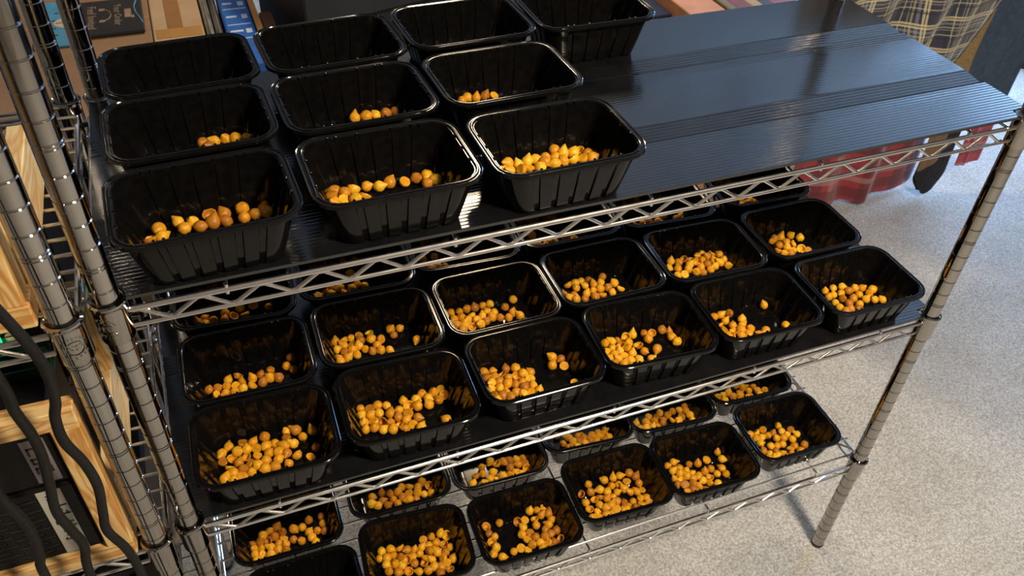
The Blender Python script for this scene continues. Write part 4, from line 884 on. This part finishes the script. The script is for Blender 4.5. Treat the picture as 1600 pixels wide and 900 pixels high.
# ================================================================ clothes on a rail
def garment(name, label, x0, x1, y, hem, ztop, m, depth=2.2, folds=5, seed=0, cat='shirt', edge=None, tilt=0.0, amp=.7, uvs=1.0):
    """hanging cloth: closed sleeve of fabric, pleated, gathered at the top"""
    nu, nv = 64, 40; rows = []
    per = []
    for i in range(nu):
        t = i/nu
        if t < .5: per.append((t*2, -1))
        else: per.append((2-t*2, 1))
    v = []; uv = []; f = []
    for j in range(nv+1):
        s = j/nv
        for i, (u, sd_) in enumerate(per):
            xl, xr = x0, x1
            if edge: a_, b_ = edge(s); xl += a_; xr += b_
            x = xl+(xr-xl)*u
            zh = hem(u); z = zh+(ztop-zh)*s
            ed = math.sin(PI*min(max(u, 0), 1))**.45
            pl = amp*(math.sin(u*folds*2*PI+seed+1.2*noise.noise(Vector((u*4, s*2, seed))))*(1-.45*s)+1.4*noise.noise(Vector((u*6, s*3.2, seed+5))))
            yy = y+sd_*depth*.5*ed+pl*ed+tilt*s
            v.append((x+.5*noise.noise(Vector((s*4, u*3, seed+9))), yy, z)); uv.append((x+.7*noise.noise(Vector((u*3, s*2, seed)))+.3*pl, z+.5*noise.noise(Vector((u*3, s*3, seed+3)))))
    for j in range(nv):
        for i in range(nu): f.append((j*nu+i, j*nu+(i+1) % nu, (j+1)*nu+(i+1) % nu, (j+1)*nu+i))
    f.append(tuple(nv*nu+i for i in range(nu)))
    me = bpy.data.meshes.new(name); me.from_pydata([(a*I, b_*I, c*I) for a, b_, c in v], [], f)
    ul = me.uv_layers.new(name='UVMap')
    for lp in me.loops: ul.data[lp.index].uv = uv[lp.vertex_index]
    me.shade_smooth(); me.materials.append(m)
    t = thing(name, label, cat, 0, 0, 0); t.location = W(0, 0, 0)
    o = bpy.data.objects.new('cloth', me); COL.objects.link(o); o.parent = t
    xm = (x0+x1)/2+(sum(edge(1))/2 if edge else 0); w = (x1-x0)*.30
    MB().tube([(xm-w, y+tilt, ztop-.3), (xm, y+tilt, ztop+2.2), (xm+w, y+tilt, ztop-.3)], .18, 8).tube(smooth_path([(xm, y+tilt, ztop+2.1), (xm, y+tilt, ztop+3.2), (xm+.0, y+tilt-.6, RAILZ+.2), (xm, 38, RAILZ+.62), (xm, 38.7, RAILZ)]), .09, 6).obj('hanger', WIRE, t)
    return t
RAILZ = 33.0
Y_ = (.72, .62, .38)
PL1 = m_plaid('blue_yellow_plaid', (.030, .034, .060), [(.50, .035, (.42, .44, .50), .30), (.62, .028, Y_, .62), (.70, .028, Y_, .62), (.38, .022, Y_, .35), (.30, .014, (.6, .55, .4), .30), (.02, .05, (.015, .015, .03), .6), (.66, .010, (.02, .02, .03), .8), (.14, .014, Y_, .5)], 3.3)
PL2 = m_plaid('red_plaid', (.34, .035, .045), [(.30, .12, (.10, .02, .03), .65), (.62, .06, (.45, .30, .28), .45), (.85, .05, (.16, .03, .05), .6)], 6.5)
PL3 = m_plaid('pink_plaid', (.42, .06, .09), [(.30, .12, (.25, .03, .05), .6), (.70, .08, (.6, .35, .38), .4)], 3.0)
DEN = m_noisy('dark_blue_denim', (.030, .055, .095), (.048, .080, .13), 60, .85, .3, .001)
NAV = m_noisy('navy_cloth', (.022, .032, .060), (.032, .045, .08), 50, .9, .2, .001)
FLE = m_noisy('tan_fleece', (.40, .28, .13), (.24, .15, .06), 260, .95, 1.0, .006)
COR = m_noisy('brown_corduroy', (.24, .14, .07), (.16, .09, .04), 80, .9, .5, .002, stretch=(6, 1, .3))
BLC = m_noisy('black_cloth', (.010, .011, .014), (.018, .019, .024), 60, .9)
garment('plaid_shirt', 'navy and yellow plaid flannel shirt hanging behind the right end of the rack', 57, 78.9, 33.0, lambda u: -4.6+2.2*(u < .5)*(.5-u)+.5*math.sin(u*9), 27, PL1, folds=4.3, seed=1, depth=1.5, edge=lambda s: (0, 9.0*math.sin(min(s*2.6, PI/2))-6*s), amp=.65)
garment('fleece_lined_jacket', 'tan fleece lining of a denim jacket beside the plaid shirt', 78.0, 84.6, 34.75, lambda u: -7.5, 26, FLE, depth=.5, folds=1, seed=2, cat='jacket', amp=.08)
garment('denim_jacket', 'dark blue denim jacket hanging right of the plaid shirt', 84.9, 94.0, 35.9, lambda u: -10.9-.8*u, 28, DEN, depth=.7, folds=2, seed=3, cat='jacket', edge=lambda s: (-1.2*min(1, s*3), 0), amp=.2)
garment('navy_trousers', 'navy cloth garment hanging at the right frame edge', 93.0, 101, 37.1, lambda u: -8.2, 28, NAV, depth=.7, folds=2, seed=4, cat='trousers', amp=.18)
garment('red_plaid_garment', 'long red plaid garment whose hem nearly touches the carpet under the shelf', 69.2, 89.8, 40.9, lambda u: -25.3-.5*math.sin(u*PI)+.3*u, 28, PL2, folds=3.2, seed=6, cat='dress', amp=.6)
garment('brown_corduroy_garment', 'brown corduroy garment beside the long red plaid one', 86.0, 88.8, 37.3, lambda u: -20.9+1.2*u, 26, COR, depth=.4, folds=1, seed=7, cat='trousers', amp=.06)
garment('black_garment', 'black narrow garment with rounded lower end above the carpet', 87.2, 92.4, 38.4, lambda u: -25.4+3.0*abs(u-.5)**2*4, 26, BLC, depth=.9, folds=1, seed=8, cat='trousers', amp=.1)
garment('pink_plaid_garment', 'small pink plaid garment end right of the black one', 93.4, 97.2, 38.2, lambda u: -22.0+.5*u, 26, PL3, depth=.9, folds=1.5, seed=9, cat='shirt', amp=.15)
rl = thing('clothes_rail', 'metal rail carrying the hanging clothes', 'rail', 54, 38, RAILZ)
MB().tube([(0, 0, 0), (58, 0, 0)], .5, 14).obj('rail', CHROME, rl)
for x in (3, 55): MB().tube([(x, 0, .4), (x, 0, ZC-RAILZ)], .25, 10).obj('hanger_rod', CHROME, rl)
